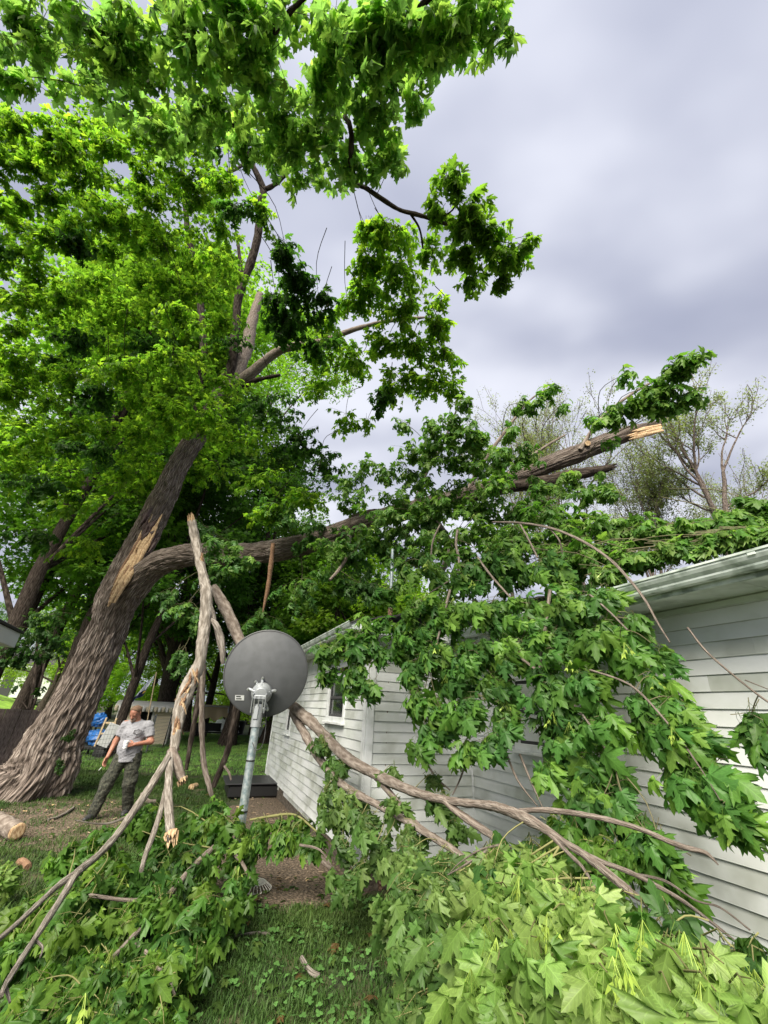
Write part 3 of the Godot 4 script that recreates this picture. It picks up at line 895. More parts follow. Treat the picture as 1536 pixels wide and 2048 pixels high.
# ------------------------------------------------------------------ woods and far things
func far_tree(called: String, label: String, x: float, z: float, h: float, cr: float, r0: float, tint: Color, group := "", lean := 0.0, low := 0.35, dens := 1.0) -> void:
	var g := gh(x, z)
	var t := thing(called, label, "tree", Vector3(x, g - 0.1, z), 0.0, group)
	var b := MB.new()
	var pp := PackedVector3Array(); var rr := PackedFloat32Array()
	for k in 10:
		var f := k / 9.0
		pp.append(Vector3(lean * f * h * 0.2 + rnd(-0.06, 0.06) * h * 0.1, f * h * 0.8, rnd(-0.1, 0.1)))
		rr.append(r0 * (1.0 - 0.8 * f) * (1.5 if k == 0 else 1.0))
	b.tube(pp, rr, 9, bark_noise, r0 * 0.15, true, 3.0)
	var blobs := []
	for k in 26:
		var f := low + (1.0 - low) * rng.randf()
		var a := rnd(0, TAU)
		var q := cr * sqrt(rng.randf()) * sqrt(maxf(0.1, 1.0 - pow((f - low) / (1.02 - low), 2.0)))
		blobs.append(Vector3(cos(a) * q + lean * f * h * 0.2, f * h, sin(a) * q))
	for k in 9:
		var e: Vector3 = blobs[k]
		var s := pp[clampi(int(e.y / h * 9.0) - 1, 2, 7)]
		var q := resample(PackedVector3Array([s, s.lerp(e, 0.5) + Vector3.UP * 0.3, e]), PackedFloat32Array([r0 * 0.35, r0 * 0.2, 0.02]), 4)
		b.tube(q[0], q[1], 6)
	part("trunk", b, M.dark_bark, t)
	var xs: Array[Array] = []
	var cs: Array[Array] = []
	for k in 3:
		var x0: Array[Transform3D] = []; var c0: Array[Color] = []
		xs.append(x0); cs.append(c0)
	for e in blobs:
		var br := cr * rnd(0.28, 0.48)
		var tone := rnd(0.7, 1.3)
		for k in int(50 * dens):
			var d := rdir() * pow(rng.randf(), 0.4)
			var p: Vector3 = e + Vector3(d.x * br, d.y * br * 0.62, d.z * br)
			var s := rnd(0.85, 1.5)
			var w := rng.randi() % 3
			xs[w].append(Transform3D(Basis.from_euler(Vector3(rnd(-0.5, 0.5), rnd(0, TAU), rnd(-0.5, 0.5))).scaled(Vector3.ONE * s), p))
			var c := tint * (tone * rnd(0.8, 1.2)); c.a = 1.0
			cs[w].append(c)
	for w in 3:
		many("crown", leafs.spray[w], M.far_leaf, xs[w], cs[w], t)
func bare_tree(called: String, label: String, x: float, z: float, h: float, spread: float, r0: float, lean: float, leafc: Color, sd: int, group := "", stems := 1, frac := 0.55) -> void:
	rng.seed = sd
	var t := thing(called, label, "tree", Vector3(x, gh(x, z) - 0.1, z), 0.0, group)
	var b := MB.new(); var tw := MB.new()
	var xs: Array[Transform3D] = []; var cs: Array[Color] = []
	for st in stems:
		var stack := [[Vector3(st * 0.3, 0, 0), Vector3(lean + st * 0.25 - 0.1 * (stems - 1), 1, rnd(-0.1, 0.1)).normalized(), h * frac, r0, 0]]
		while stack.size():
			var q: Array = stack.pop_back()
			var p: Vector3 = q[0]; var d: Vector3 = q[1]; var l: float = q[2]; var r: float = q[3]; var lv: int = q[4]
			var pp := PackedVector3Array([p]); var rr := PackedFloat32Array([r])
			var steps := 5
			for k in steps:
				d = (d + rdir() * 0.16 + Vector3.UP * 0.06).normalized()
				p += d * l / steps
				pp.append(p); rr.append(maxf(r * (1.0 - 0.45 * (k + 1.0) / steps), 0.011))
				if lv >= 1 and lv < 4 and k > 0 and rng.randf() < 0.42:
					var sd2 := (d + rdir() * 0.9).normalized()
					stack.append([p, sd2, l * rnd(0.4, 0.6), r * 0.45, lv + 1])
				if lv >= 3 and rng.randf() < 0.62:
					for m in 1:
						xs.append(Transform3D(Basis.from_euler(Vector3(rnd(-0.6, 0.6), rnd(0, TAU), rnd(-0.6, 0.6))).scaled(Vector3.ONE * rnd(0.6, 1.3)), p + rdir() * 0.12))
						var c := leafc * rnd(0.75, 1.25); c.a = 1.0
						cs.append(c)
			if lv <= 1: b.tube(pp, rr, 9, bark_noise, r * 0.12, false)
			else: tw.tube(pp, rr, 4, null, 0, false)
			if lv < 5:
				for k in (3 if lv == 0 else 2):
					stack.append([p, (d + rdir() * (0.8 if lv else 0.7) * spread + Vector3.UP * 0.25).normalized(), (h * (1.0 - frac) * 0.52 if lv == 0 else l * rnd(0.6, 0.8)), r * 0.55, lv + 1])
	part("trunk", b, M.far_bark, t)
	var two := part("limbs", tw, M.far_bark, t); two.set_meta("kind", "stuff")
	many("crown", leafs.tiny, M.far_leaf, xs, cs, t)
func build_background() -> void:
	# bright lawn on the rise behind the fence
	var b := MB.new()
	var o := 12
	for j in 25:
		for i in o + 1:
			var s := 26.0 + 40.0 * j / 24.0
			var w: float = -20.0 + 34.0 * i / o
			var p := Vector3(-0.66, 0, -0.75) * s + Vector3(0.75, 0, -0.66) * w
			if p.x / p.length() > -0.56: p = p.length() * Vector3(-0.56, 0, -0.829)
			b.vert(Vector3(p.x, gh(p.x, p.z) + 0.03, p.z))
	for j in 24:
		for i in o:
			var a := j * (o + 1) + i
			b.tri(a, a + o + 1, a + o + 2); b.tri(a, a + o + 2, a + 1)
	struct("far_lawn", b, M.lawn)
	# low pale garage on the rise
	var gp := P(28, 1366, 62.0)
	var ga := thing("garage", "low white garage with dark roof far off on the bright lawn", "building", Vector3(gp.x, gh(gp.x, gp.z) - 0.1, gp.z), 0.62)
	var gw := MB.new(); gw.box(Vector3(0, 1.5, 0), Vector3(13, 3.0, 7), 0.02); part("wall", gw, M.white, ga)
	var gr := MB.new()
	gr.sweep(PackedVector2Array([Vector2(-4.0, 2.9), Vector2(-4.0, 3.05), Vector2(0, 4.7), Vector2(4.0, 3.05), Vector2(4.0, 2.9), Vector2(0, 4.5)]), Vector3(-6.8, 0, 0), Vector3(6.8, 0, 0), Vector3.BACK, Vector3.UP)
	part("roof", gr, M.shingle, ga)
	var gf := MB.new(); gf.box(Vector3(0, 2.9, 4.02), Vector3(13.6, 0.22, 0.06), 0.01); part("fascia", gf, M.trim, ga)
	for k in 3:
		var gd := MB.new(); gd.box(Vector3(-4.2 + 3.9 * k, 1.25, 3.53), Vector3(0.9, 2.4, 0.08), 0.01); part("door", gd, M.screen, ga)
	# eave of the neighbour's roof at the left edge
	var np := P(-140, 1246, 13.0)
	var nb := thing("neighbour_roof_corner", "white eave corner of a neighbouring building entering at the left", "building", np, 0.45)
	var nf := MB.new(); nf.box(Vector3(0, 0, -1.0), Vector3(2.0, 0.36, 2.3), 0.01); part("fascia", nf, M.white, nb)
	var nr := MB.new(); nr.box(Vector3(0.0, 0.215, -1.0), Vector3(2.12, 0.06, 2.4), 0.01); part("roof_edge", nr, M.shingle, nb)
	var nw := MB.new(); nw.box(Vector3(-0.25, -1.75 - 0.19, -1.2), Vector3(1.0, 3.5, 1.8), 0.01); part("wall", nw, M.white, nb)
	# board fence by the big trunk
	var f0 := P(-230, 1400, -12.2); var f1 := P(95, 1424, -11.9)
	f0.y = 0; f1.y = 0
	var fe := thing("board_fence", "weathered grey-brown board fence running up to the big maple trunk", "fence", f0, atan2(-(f1 - f0).z, (f1 - f0).x))
	var fl := f0.distance_to(f1); var nbd := int(fl / 0.145)
	for k in nbd:
		var bb := MB.new()
		bb.box(Vector3(k * 0.145 + 0.07, 0.78 + rnd(-0.02, 0.02), rnd(-0.006, 0.006)), Vector3(0.138, 1.52 + rnd(-0.03, 0.03), 0.02), 0.003, Basis(Vector3.BACK, rnd(-0.012, 0.012)))
		part("board", bb, M.fence, fe)
	for y in [0.35, 1.2]:
		var bb := MB.new(); bb.box(Vector3(fl / 2, y, -0.035), Vector3(fl, 0.09, 0.04), 0.004); part("rail", bb, M.fence, fe)
	# woods
	var deep := Color(0.07, 0.16, 0.03); var midg := Color(0.12, 0.25, 0.035); var bright := Color(0.24, 0.40, 0.045); var yel := Color(0.31, 0.46, 0.06)
	var rows := [
		# px x, z, height, crown radius, trunk radius, tint, low
		[250, -17.5, 15.0, 3.6, 0.2, deep, 0.34], [190, -19.0, 19.0, 4.2, 0.24, midg, 0.30], [334, -26.0, 17.0, 4.0, 0.55, deep, 0.34], [300, -36.0, 13.0, 4.0, 0.25, bright, 0.15],
		[415, -29.0, 17.0, 4.2, 0.26, deep, 0.30], [385, -34.0, 14.0, 4.5, 0.3, yel, 0.15], [470, -24.0, 18.0, 4.2, 0.34, deep, 0.26], [520, -33.0, 16.0, 4.6, 0.3, midg, 0.15], [545, -26.0, 13.0, 3.8, 0.3, midg, 0.2],
		[600, -24.0, 12.5, 3.6, 0.3, midg, 0.2], [655, -21.0, 10.8, 3.2, 0.28, midg, 0.15], [720, -22.0, 10.5, 3.2, 0.28, bright, 0.15], [780, -24.0, 9.6, 3.2, 0.28, bright, 0.15], [610, -32.0, 14.0, 4.0, 0.3, yel, 0.1],
		[845, -27.0, 9.6, 3.4, 0.28, midg, 0.15], [690, -30.0, 13.0, 4.0, 0.3, midg, 0.1], [180, -28.0, 17.0, 4.5, 0.35, midg, 0.3], [120, -24.0, 18.0, 4.6, 0.36, deep, 0.42], [40, -21.0, 19.0, 4.6, 0.34, midg, 0.45], [-40, -18.0, 18.0, 4.5, 0.34, midg, 0.4], [90, -42.0, 14.0, 4.5, 0.3, yel, 0.12], [10, -75.0, 13.0, 6.0, 0.3, midg, 0.1], [60, -78.0, 14.0, 6.0, 0.3, bright, 0.1], [-60, -74.0, 13.0, 6.0, 0.3, midg, 0.1], [130, -72.0, 14.0, 6.0, 0.3, midg, 0.1], [225, -48.0, 13.0, 5.0, 0.3, bright, 0.08], [460, -46.0, 12.0, 5.0, 0.3, yel, 0.08], [330, -50.0, 12.0, 5.0, 0.3, midg, 0.08], [500, -50.0, 12.0, 5.0, 0.3, bright, 0.08], [165, -52.0, 13.0, 5.0, 0.3, midg, 0.08],
	]
	var looks := {deep: "dark green", midg: "mid green", bright: "light green", yel: "yellow-green"}
	for q in rows:
		var d := ray(q[0], 1400)
		var x: float = d.x / d.z * float(q[1])
		var where := ""
		for w in [[0, "at the left edge"], [110, "behind the slim sapling"], [195, "beside the leaning maple trunk"], [270, "right behind the leaning maple trunk"], [345, "behind the playhouse"], [440, "behind the garden swing"], [500, "left of the grey dish"], [570, "behind the grey dish"], [630, "above the dish's right rim"], [700, "above the house wing"], [760, "above the rusty mast"], [2000, "right of the rusty mast"]]:
			if q[0] <= w[0]:
				where = w[1]; break
		var far := "near" if q[1] > -21.5 else ("half-distant" if q[1] > -28.5 else ("far" if q[1] > -60 else "very distant"))
		far_tree("woodland_tree", "%s %s leafy tree in the woods, %s" % [far, looks[q[5]], where], x, q[1], q[2], q[3], q[4], q[5], "woodland trees behind the yard", rnd(-0.4, 0.4), q[6], 1.0 if q[1] > -60 else 0.7)
	for q in [[110, -17.0, 27.0, 6.5, "tall spreading maple behind the leaning trunk, its top filling the left edge"], [330, -27.0, 36.0, 7.5, "tall spreading maple behind the playhouse, its top above the split trunk"], [-60, -14.0, 22.0, 5.5, "tall maple behind the board fence with its crown cut by the left edge"]]:
		var d := ray(q[0], 1400)
		far_tree("tall_maple", q[4], d.x / d.z * float(q[1]), q[1], q[2], q[3], 0.3, Color(0.21, 0.38, 0.045), "", 0.3, 0.36, 2.6)
	# slender, half-leafed trees beyond the roof
	var pale := Color(0.27, 0.31, 0.17)
	for q in [[1385, 1060, -17.0, 16.5, 0.45, 0.24, 0.28, 711, 1, "tall slender half-leafed tree with forked grey trunk beyond the roof", 0.62], [1290, 1060, -21.0, 14.5, 0.5, 0.15, 0.02, 722, 2, "twin-stemmed half-leafed tree seen under the broken limb end", 0.5], [1160, 1060, -24.0, 19.0, 0.6, 0.2, 0.02, 733, 2, "hazy half-leafed tree behind the upright maple sprays", 0.5], [1010, 1060, -30.0, 20.5, 0.4, 0.2, 0.0, 74, 1, "small grey half-leafed treetop just left of the roof branches", 0.6], [1540, 1060, -22.0, 15.0, 0.55, 0.2, 0.05, 75, 1, "thin half-leafed tree near the right edge beyond the roof", 0.5]]:
		var d := ray(q[0], q[1])
		bare_tree("half_leafed_tree", q[9], d.x / d.z * float(q[2]), q[2], q[3], q[4], q[5], q[6], pale, q[7], "half-leafed trees beyond the roof", q[8], q[10])
	rng.seed = 771
	var d1 := ray(1315, 1060)
	far_tree("round_bush_tree", "round olive-green treetop peeking over the roof branches", d1.x / d1.z * -26.0, -26.0, 8.6, 2.2, 0.3, Color(0.17, 0.22, 0.07), "", 0.0, 0.45, 1.2)
	var d2 := ray(1560, 1000)
	far_tree("maple_tree", "bright green leafy maple cut by the right edge of the picture", d2.x / d2.z * -13.0, -13.0, 8.6, 2.0, 0.25, Color(0.13, 0.28, 0.04), "", 0.0, 0.4, 1.4)
	var d3 := ray(1500, 1060)
	far_tree("shrub_tree", "low green treetops behind the roof at the right edge", d3.x / d3.z * -16.0, -16.0, 7.0, 2.2, 0.25, Color(0.15, 0.28, 0.05), "", 0.0, 0.3, 1.2)
	# sapling between the fence and the garage
	var sp := P(62, 1440, -13.5)
	var sa := thing("sapling", "slim twin-stemmed dark sapling growing behind the board fence", "tree", Vector3(sp.x, 0, sp.z))
	var L := Leaves.new()
	var so := Vector3(sp.x, 0, sp.z)
	var sb := MB.new()
	for rows2 in [[[55, 1440, -13.5, 5.0], [68, 1370, -13.5, 4], [72, 1325, -13.5, 3.5], [75, 1270, -13.5, 2.5]], [[58, 1436, -13.5, 4.0], [80, 1370, -13.6, 3], [90, 1320, -13.6, 2.5], [95, 1260, -13.6, 1.8]], [[55, 1418, -13.4, 2.0], [42, 1400, -13.4, 1.8], [39, 1390, -13.4, 1.5]]]:
		var s := smooth_path(rows2, 5)
		var pp: PackedVector3Array = s[0]
		for k in pp.size(): pp[k] -= so
		sb.tube(pp, s[1], 7)
	sb.rod(Vector3(0, -0.1, 0), P(56, 1440, -13.5) - so, 0.09, 7)
	part("trunk", sb, M.dark_bark, sa)
	for q in [[30, 1290, 50, 30, 130], [80, 1260, 60, 30, 170], [110, 1290, 45, 35, 130], [60, 1310, 60, 18, 110], [20, 1320, 35, 18, 70], [95, 1230, 50, 20, 90], [80, 1375, 12, 10, 14], [35, 1372, 10, 6, 8]]:
		clump(L, q[0], q[1], q[2], q[3], 15.8, q[4], STY.dark)
	commit_leaves(L, sa, 0, M.twig)

# ------------------------------------------------------------------ the big maple
func trunk_mesh(rows: Array, segs: int, per: int, flare: bool) -> MB:
	var s := smooth_path(rows, per)
	var p: PackedVector3Array = s[0]; var r: PackedFloat32Array = s[1]
	for k in r.size(): r[k] *= lerpf(0.80, 0.92, clampf(1.0 - p[k].y / 2.5, 0, 1)) if flare else 0.84
	var nz := FastNoiseLite.new(); nz.seed = 8; nz.frequency = 1.0; nz.fractal_octaves = 3
	var plate := FastNoiseLite.new(); plate.seed = 18; plate.frequency = 1.0; plate.fractal_type = FastNoiseLite.FRACTAL_RIDGED; plate.fractal_octaves = 3
	var b := MB.new()
	var along := 0.0
	var x := Vector3(1, 0, 0)
	var m := p.size()
	for k in m:
		var t := (p[mini(k + 1, m - 1)] - p[maxi(k - 1, 0)]).normalized()
		x = (x - t * x.dot(t)).normalized()
		var y := t.cross(x)
		if k > 0: along += p[k].distance_to(p[k - 1])
		for q in segs + 1:
			var a := TAU * (q % segs) / segs
			var d := x * cos(a) + y * sin(a)
			var rr := r[k]
			if flare:
				var low := clampf(1.0 - p[k].y / 2.6, 0, 1)
				rr *= 1.0 + 0.20 * low * low * (sin(a * 5.0 + 0.7) + 0.6 * sin(a * 3.0 + 2.0 + along)) + 0.05 * sin(a * 4.0 + along * 0.9)
			var c := d * r[k]
			var w := nz.get_noise_3d(c.x * 1.5, along * 0.8, c.z * 1.5 + c.y)
			var pl := plate.get_noise_3d(c.x * 3.4 + w * 0.6, along * 0.55, (c.z + c.y) * 3.4)
			var pl2 := plate.get_noise_3d(c.x * 8.0, along * 1.6 + w, (c.z + c.y) * 8.0 + 5.0)
			rr += r[k] * (0.05 * w) + minf(r[k], 0.5) * (0.13 * (absf(pl) if pl < 0.0 else pl) + 0.14 * pl2)
			b.vert(p[k] + d * rr, Vector2(float(q) / segs * 4.0, along))
	for k in m - 1:
		for q in segs:
			var a := k * (segs + 1) + q; var e := a + segs + 1
			b.tri(a, a + 1, e + 1); b.tri(a, e + 1, e)
	return b
func build_big_tree() -> void:
	var o := G(60, 1600); o.y = 0
	var t := thing("leaning_maple", "huge old leaning maple with torn orange scar where its limb split off", "tree")
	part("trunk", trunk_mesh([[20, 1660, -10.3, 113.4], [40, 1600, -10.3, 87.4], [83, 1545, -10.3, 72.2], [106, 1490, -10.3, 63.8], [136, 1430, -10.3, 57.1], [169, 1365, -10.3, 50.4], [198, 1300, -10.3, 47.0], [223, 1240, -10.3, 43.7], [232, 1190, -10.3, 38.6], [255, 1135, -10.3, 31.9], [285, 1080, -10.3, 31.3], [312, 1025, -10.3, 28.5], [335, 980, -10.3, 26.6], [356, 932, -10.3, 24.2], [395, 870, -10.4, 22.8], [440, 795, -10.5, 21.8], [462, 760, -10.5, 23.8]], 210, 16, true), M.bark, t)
	# upper stems and limbs
	var an := []
	var limbs := [
		[[455, 780, -10.5, 22], [478, 725, -10.6, 17], [495, 690, -10.8, 14], [505, 640, -11, 11], [520, 590, -11.2, 8]],
		[[450, 785, -10.4, 12], [464, 725, -10.2, 9.5], [472, 650, -9.9, 9.5], [478, 590, -9.6, 9], [500, 530, -9.3, 9], [516, 470, -9.0, 9], [520, 415, -8.7, 8.5], [526, 380, -8.5, 8], [512, 345, -8.2, 7], [498, 318, -8.0, 6], [470, 250, -7.2, 5.5], [440, 200, -6.5, 5]],
		[[478, 590, -9.6, 5.5], [481, 540, -9.5, 5], [478, 505, -9.4, 4], [474, 470, -9.3, 3]],
		[[526, 380, -8.5, 6], [548, 370, -8.4, 5], [575, 345, -8.2, 4.5], [610, 300, -7.6, 4], [640, 250, -7.0, 3.5]],
		[[462, 775, -10.4, 13], [500, 748, -10.2, 12], [530, 722, -10.0, 10], [558, 702, -9.8, 9], [600, 690, -9.4, 7.5], [645, 683, -9.0, 6.5], [690, 665, -8.8, 5.5], [740, 650, -8.6, 4.5], [790, 640, -8.4, 3.5], [850, 635, -8.2, 2.5]],
		[[470, 780, -10.4, 9], [500, 765, -10.3, 6.5], [525, 757, -10.2, 4.5], [560, 750, -10.0, 3]],
		[[380, 890, -10.3, 10], [400, 780, -10.1, 8], [407, 695, -9.9, 7.5], [402, 620, -9.7, 7.5], [398, 570, -9.5, 7.5], [385, 510, -9.3, 7], [375, 460, -9.0, 6.5], [371, 410, -8.8, 6], [366, 350, -8.5, 5.5], [360, 300, -8.2, 5], [330, 240, -7.8, 4]],
		[[498, 318, -8.0, 4.5], [470, 340, -7.6, 3], [440, 345, -7.4, 2.5], [400, 340, -7.2, 2]],
	]
	for k in limbs.size():
		var r := branch("limb", limbs[k], M.grey_bark if k == 0 or k == 4 else M.dark_bark, t, 12, 0.10, 6)
		an.append(r[0])
	# branches overhead that reach out of the crown towards the eye
	var over := [
		[[440, 200, -6.5, 5], [455, 255, 8.3, 5.5], [478, 195, 7.4, 6], [493, 165, 6.8, 6.5], [515, 105, 6.2, 6.5], [545, 68, 5.8, 6.5], [575, 30, 5.5, 6.5], [610, -5, 5.3, 6], [660, -60, 5.0, 6]],
		[[687, 232, 6.6, 7], [700, 205, 6.3, 7], [738, 150, 6.0, 7], [770, 98, 5.8, 7.5], [806, 46, 5.6, 8], [860, -5, 5.4, 8], [920, -60, 5.2, 8]],
		[[640, 250, -7.0, 3.5], [687, 232, 6.6, 5], [700, 350, 6.6, 5], [735, 378, 6.4, 5], [770, 402, 6.3, 5], [800, 420, 6.2, 4.5], [830, 428, 6.1, 4.5], [870, 440, 6.0, 4], [915, 458, 5.9, 3.5], [960, 480, 5.9, 2.5]],
		[[818, 424, 6.15, 3], [838, 455, 6.15, 2.5], [845, 490, 6.2, 2.2], [848, 530, 6.2, 1.6]],
		[[870, 440, 6.0, 2], [905, 420, 5.9, 2], [920, 380, 5.9, 1.8], [900, 345, 5.9, 1.2]],
		[[500, 170, 6.9, 3.5], [545, 190, 6.6, 3], [590, 205, 6.5, 2.5], [620, 225, 6.4, 2]],
		[[330, 240, -7.8, 4], [270, 235, 8.2, 3], [230, 215, 7.8, 3], [205, 160, 7.4, 3], [225, 110, 7.0, 2.8], [245, 90, 6.8, 2.4]],
		[[687, 275, 6.6, 4], [660, 275, 6.6, 2.5], [640, 268, 6.6, 2]],
		[[806, 46, 5.6, 3], [860, 40, 5.5, 3], [930, 55, 5.5, 2.5], [990, 80, 5.5, 2]],
	]
	for q in over:
		var r := branch("limb", q, M.dark_bark, t, 9, 0.10, 6)
		an.append(r[0])
	# torn wood along the split
	for k in 70:
		var f := rng.randf()
		var cx := lerpf(232, 305, f) + rnd(-13, 15) * (0.5 + 0.6 * f); var cy := lerpf(1178, 1052, f) + rnd(-8, 8)
		var p := P(cx, cy, -9.40 - 0.26 * f + rnd(-0.05, 0.05))
		var l := rnd(0.35, 1.1)
		var dir := (P(305, 1045, -9.8) - P(236, 1172, -9.6)).normalized() + rdir() * 0.05
		var b := MB.new(); var w := rnd(0.025, 0.07)
		b.tube(PackedVector3Array([p - dir * l * 0.5, p, p + dir * l * 0.35, p + dir * l * 0.5]), PackedFloat32Array([w * 0.3, w, w * 0.8, w * 0.12]), 5)
		part("splinter", b, M.fresh if rng.randf() < 0.75 else M.raw, t)
	var rb := MB.new()
	for k in 26:
		var p := P(294 + rnd(-12, 14), 1052 + rnd(-24, 40), -9.62 + rnd(-0.04, 0.04))
		var d := (Vector3(0.35, 1, 0) + rdir() * 0.3).normalized() * rnd(0.08, 0.3)
		var w := rnd(0.03, 0.10)
		rb.tube(PackedVector3Array([p - d, p, p + d]), PackedFloat32Array([w * 0.3, w, w * 0.2]), 6)
	var ro := part("rot_pocket", rb, M.rot, t)
	ro.set_meta("label", "dark red-brown rotten hollow in the torn trunk")
	# crown
	var L := Leaves.new()
	for q in [[60, 60, 130, 80, 6.6, 330], [190, 40, 110, 90, 6.2, 330], [270, 130, 110, 90, 6.4, 360], [150, 140, 110, 55, 7.0, 230], [380, 70, 120, 100, 6.0, 430], [420, 200, 120, 85, 6.6, 420], [520, 90, 110, 110, 5.8, 430], [560, 230, 110, 100, 6.3, 430], [660, 110, 110, 120, 5.8, 440], [650, 260, 90, 100, 6.3, 330], [745, 60, 110, 100, 5.6, 400], [760, 190, 95, 110, 6.0, 380], [840, 70, 100, 90, 5.5, 330], [925, 50, 80, 60, 5.4, 200], [985, 95, 42, 38, 5.5, 70], [1000, 30, 30, 40, 5.4, 46], [900, 105, 50, 25, 5.5, 60], [780, 300, 60, 70, 6.2, 190], [720, 340, 70, 50, 6.4, 170], [620, 340, 70, 45, 6.6, 150], [500, 290, 100, 50, 7.0, 210], [380, 270, 100, 60, 7.2, 230], [300, 230, 90, 40, 7.2, 150], [20, 150, 60, 40, 6.8, 90], [560, 330, 50, 40, 7.4, 90], [480, 20, 200, 60, 5.6, 360], [830, 215, 30, 40, 5.9, 55], [845, 150, 30, 50, 5.8, 60]]:
		clump(L, q[0], q[1], q[2], q[3], q[4], int(q[5] * 0.5), STY.over, an)
	for q in [[900, 365, 42, 40, 5.9, 90], [880, 410, 26, 26, 6.0, 40], [945, 420, 50, 45, 5.9, 110], [975, 470, 60, 45, 5.9, 130], [925, 520, 45, 45, 6.0, 90], [1010, 520, 50, 40, 5.9, 100], [1050, 490, 22, 26, 5.9, 30], [940, 565, 32, 24, 6.0, 40], [1015, 570, 32, 20, 5.9, 36], [870, 500, 36, 36, 6.2, 60], [930, 455, 26, 18, 5.9, 60]]:
		clump(L, q[0], q[1], q[2], q[3], q[4], q[5], STY.nest, an)
	for q in [[745, 475, 38, 30, 9.2, 130], [790, 480, 55, 45, 9.0, 190], [745, 540, 55, 45, 9.2, 210], [810, 560, 60, 50, 9.0, 230], [740, 600, 55, 40, 9.4, 190], [700, 620, 40, 30, 9.4, 110], [800, 625, 60, 45, 9.0, 210], [870, 650, 45, 42, 8.8, 150], [885, 600, 22, 22, 8.8, 36], [830, 700, 65, 40, 9.0, 200], [900, 715, 38, 24, 8.8, 80], [770, 690, 60, 40, 9.2, 180], [790, 770, 50, 55, 9.0, 190], [860, 770, 70, 45, 8.8, 220], [910, 780, 30, 30, 8.6, 60], [700, 720, 60, 50, 9.4, 190], [640, 710, 50, 40, 9.6, 130], [660, 660, 45, 36, 9.6, 110], [730, 850, 20, 30, 9.0, 30], [690, 840, 40, 40, 9.2, 70], [640, 780, 60, 40, 9.6, 130]]:
		clump(L, q[0], q[1], q[2], q[3], q[4], q[5], STY.crown, an)
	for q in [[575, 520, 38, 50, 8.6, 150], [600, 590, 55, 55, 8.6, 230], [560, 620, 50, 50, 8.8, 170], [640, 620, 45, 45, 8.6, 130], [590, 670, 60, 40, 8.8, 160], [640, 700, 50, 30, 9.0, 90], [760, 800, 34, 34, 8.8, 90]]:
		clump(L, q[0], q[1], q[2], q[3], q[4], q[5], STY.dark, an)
	# body of the crown on the left
	var lst := []
	for y in range(250, 1000, 50):
		for x in range(-10, 480, 56):
			var e := 520.0 - maxf(0.0, (y - 700) * 0.35)
			if x > e: continue
			lst.append([x + rnd(-20, 20), y + rnd(-18, 18), 56, 40, rnd(11.5, 16.0), 175])
	for q in lst:
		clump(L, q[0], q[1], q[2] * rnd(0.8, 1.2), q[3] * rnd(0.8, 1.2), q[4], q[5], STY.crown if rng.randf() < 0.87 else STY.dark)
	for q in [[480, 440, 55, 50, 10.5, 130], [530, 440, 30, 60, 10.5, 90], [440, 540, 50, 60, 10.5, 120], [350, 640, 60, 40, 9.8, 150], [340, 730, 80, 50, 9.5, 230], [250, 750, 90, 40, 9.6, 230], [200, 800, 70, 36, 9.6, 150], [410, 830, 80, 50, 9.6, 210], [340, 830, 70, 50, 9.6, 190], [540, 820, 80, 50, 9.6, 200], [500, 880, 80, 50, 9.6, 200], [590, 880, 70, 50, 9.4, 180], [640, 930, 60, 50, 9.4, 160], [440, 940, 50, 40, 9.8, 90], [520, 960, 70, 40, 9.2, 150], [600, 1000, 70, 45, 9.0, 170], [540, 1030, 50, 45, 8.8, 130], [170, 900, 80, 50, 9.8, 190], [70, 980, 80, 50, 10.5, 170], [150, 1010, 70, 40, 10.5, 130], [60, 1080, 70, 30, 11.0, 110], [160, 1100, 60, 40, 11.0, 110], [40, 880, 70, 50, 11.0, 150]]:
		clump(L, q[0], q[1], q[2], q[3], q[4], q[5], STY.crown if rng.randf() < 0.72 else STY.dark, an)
	commit_leaves(L, t, 300, M.dark_bark, M.crown_leaf)
	# leaf wad or squirrel's nest out on the bough
	var nz := thing("twig_nest", "dark clump of twigs lodged out on the slender overhead bough", "nest", P(935, 455, 5.9))
	var nb := MB.new()
	for k in 150:
		var d := rdir(); d.y *= 0.6
		var q := d * rnd(0.03, 0.17); var e := q + rdir() * rnd(0.05, 0.14)
		nb.rod(q, e, rnd(0.002, 0.005), 3)
	var no := part("twigs", nb, M.twig, nz); no.set_meta("kind", "stuff")
	# creeper on the bark
	var iv := thing("creeper", "small green creeper climbing the lower maple trunk", "plant", P(130, 1500, -9.55))
	var LI := Leaves.new()
	for q in [[128, 1528, 16, 14, 34], [120, 1532, 10, 8, 14], [136, 1470, 14, 8, 20], [145, 1460, 10, 6, 12]]:
		var st: Dictionary = STY.dark.duplicate(); st.size = 0.09; st.twig = 0.2; st.cols = [Color(0.06, 0.13, 0.03), Color(0.04, 0.1, 0.025)]
		var C := P(q[0], q[1], -9.6); var s := depth(C) / F
		blob(LI, C, Vector3.RIGHT * q[2] * s, Vector3.UP * q[3] * s, Vector3.BACK * 0.08, q[4], st)
	commit_leaves(LI, iv, 30, M.twig)

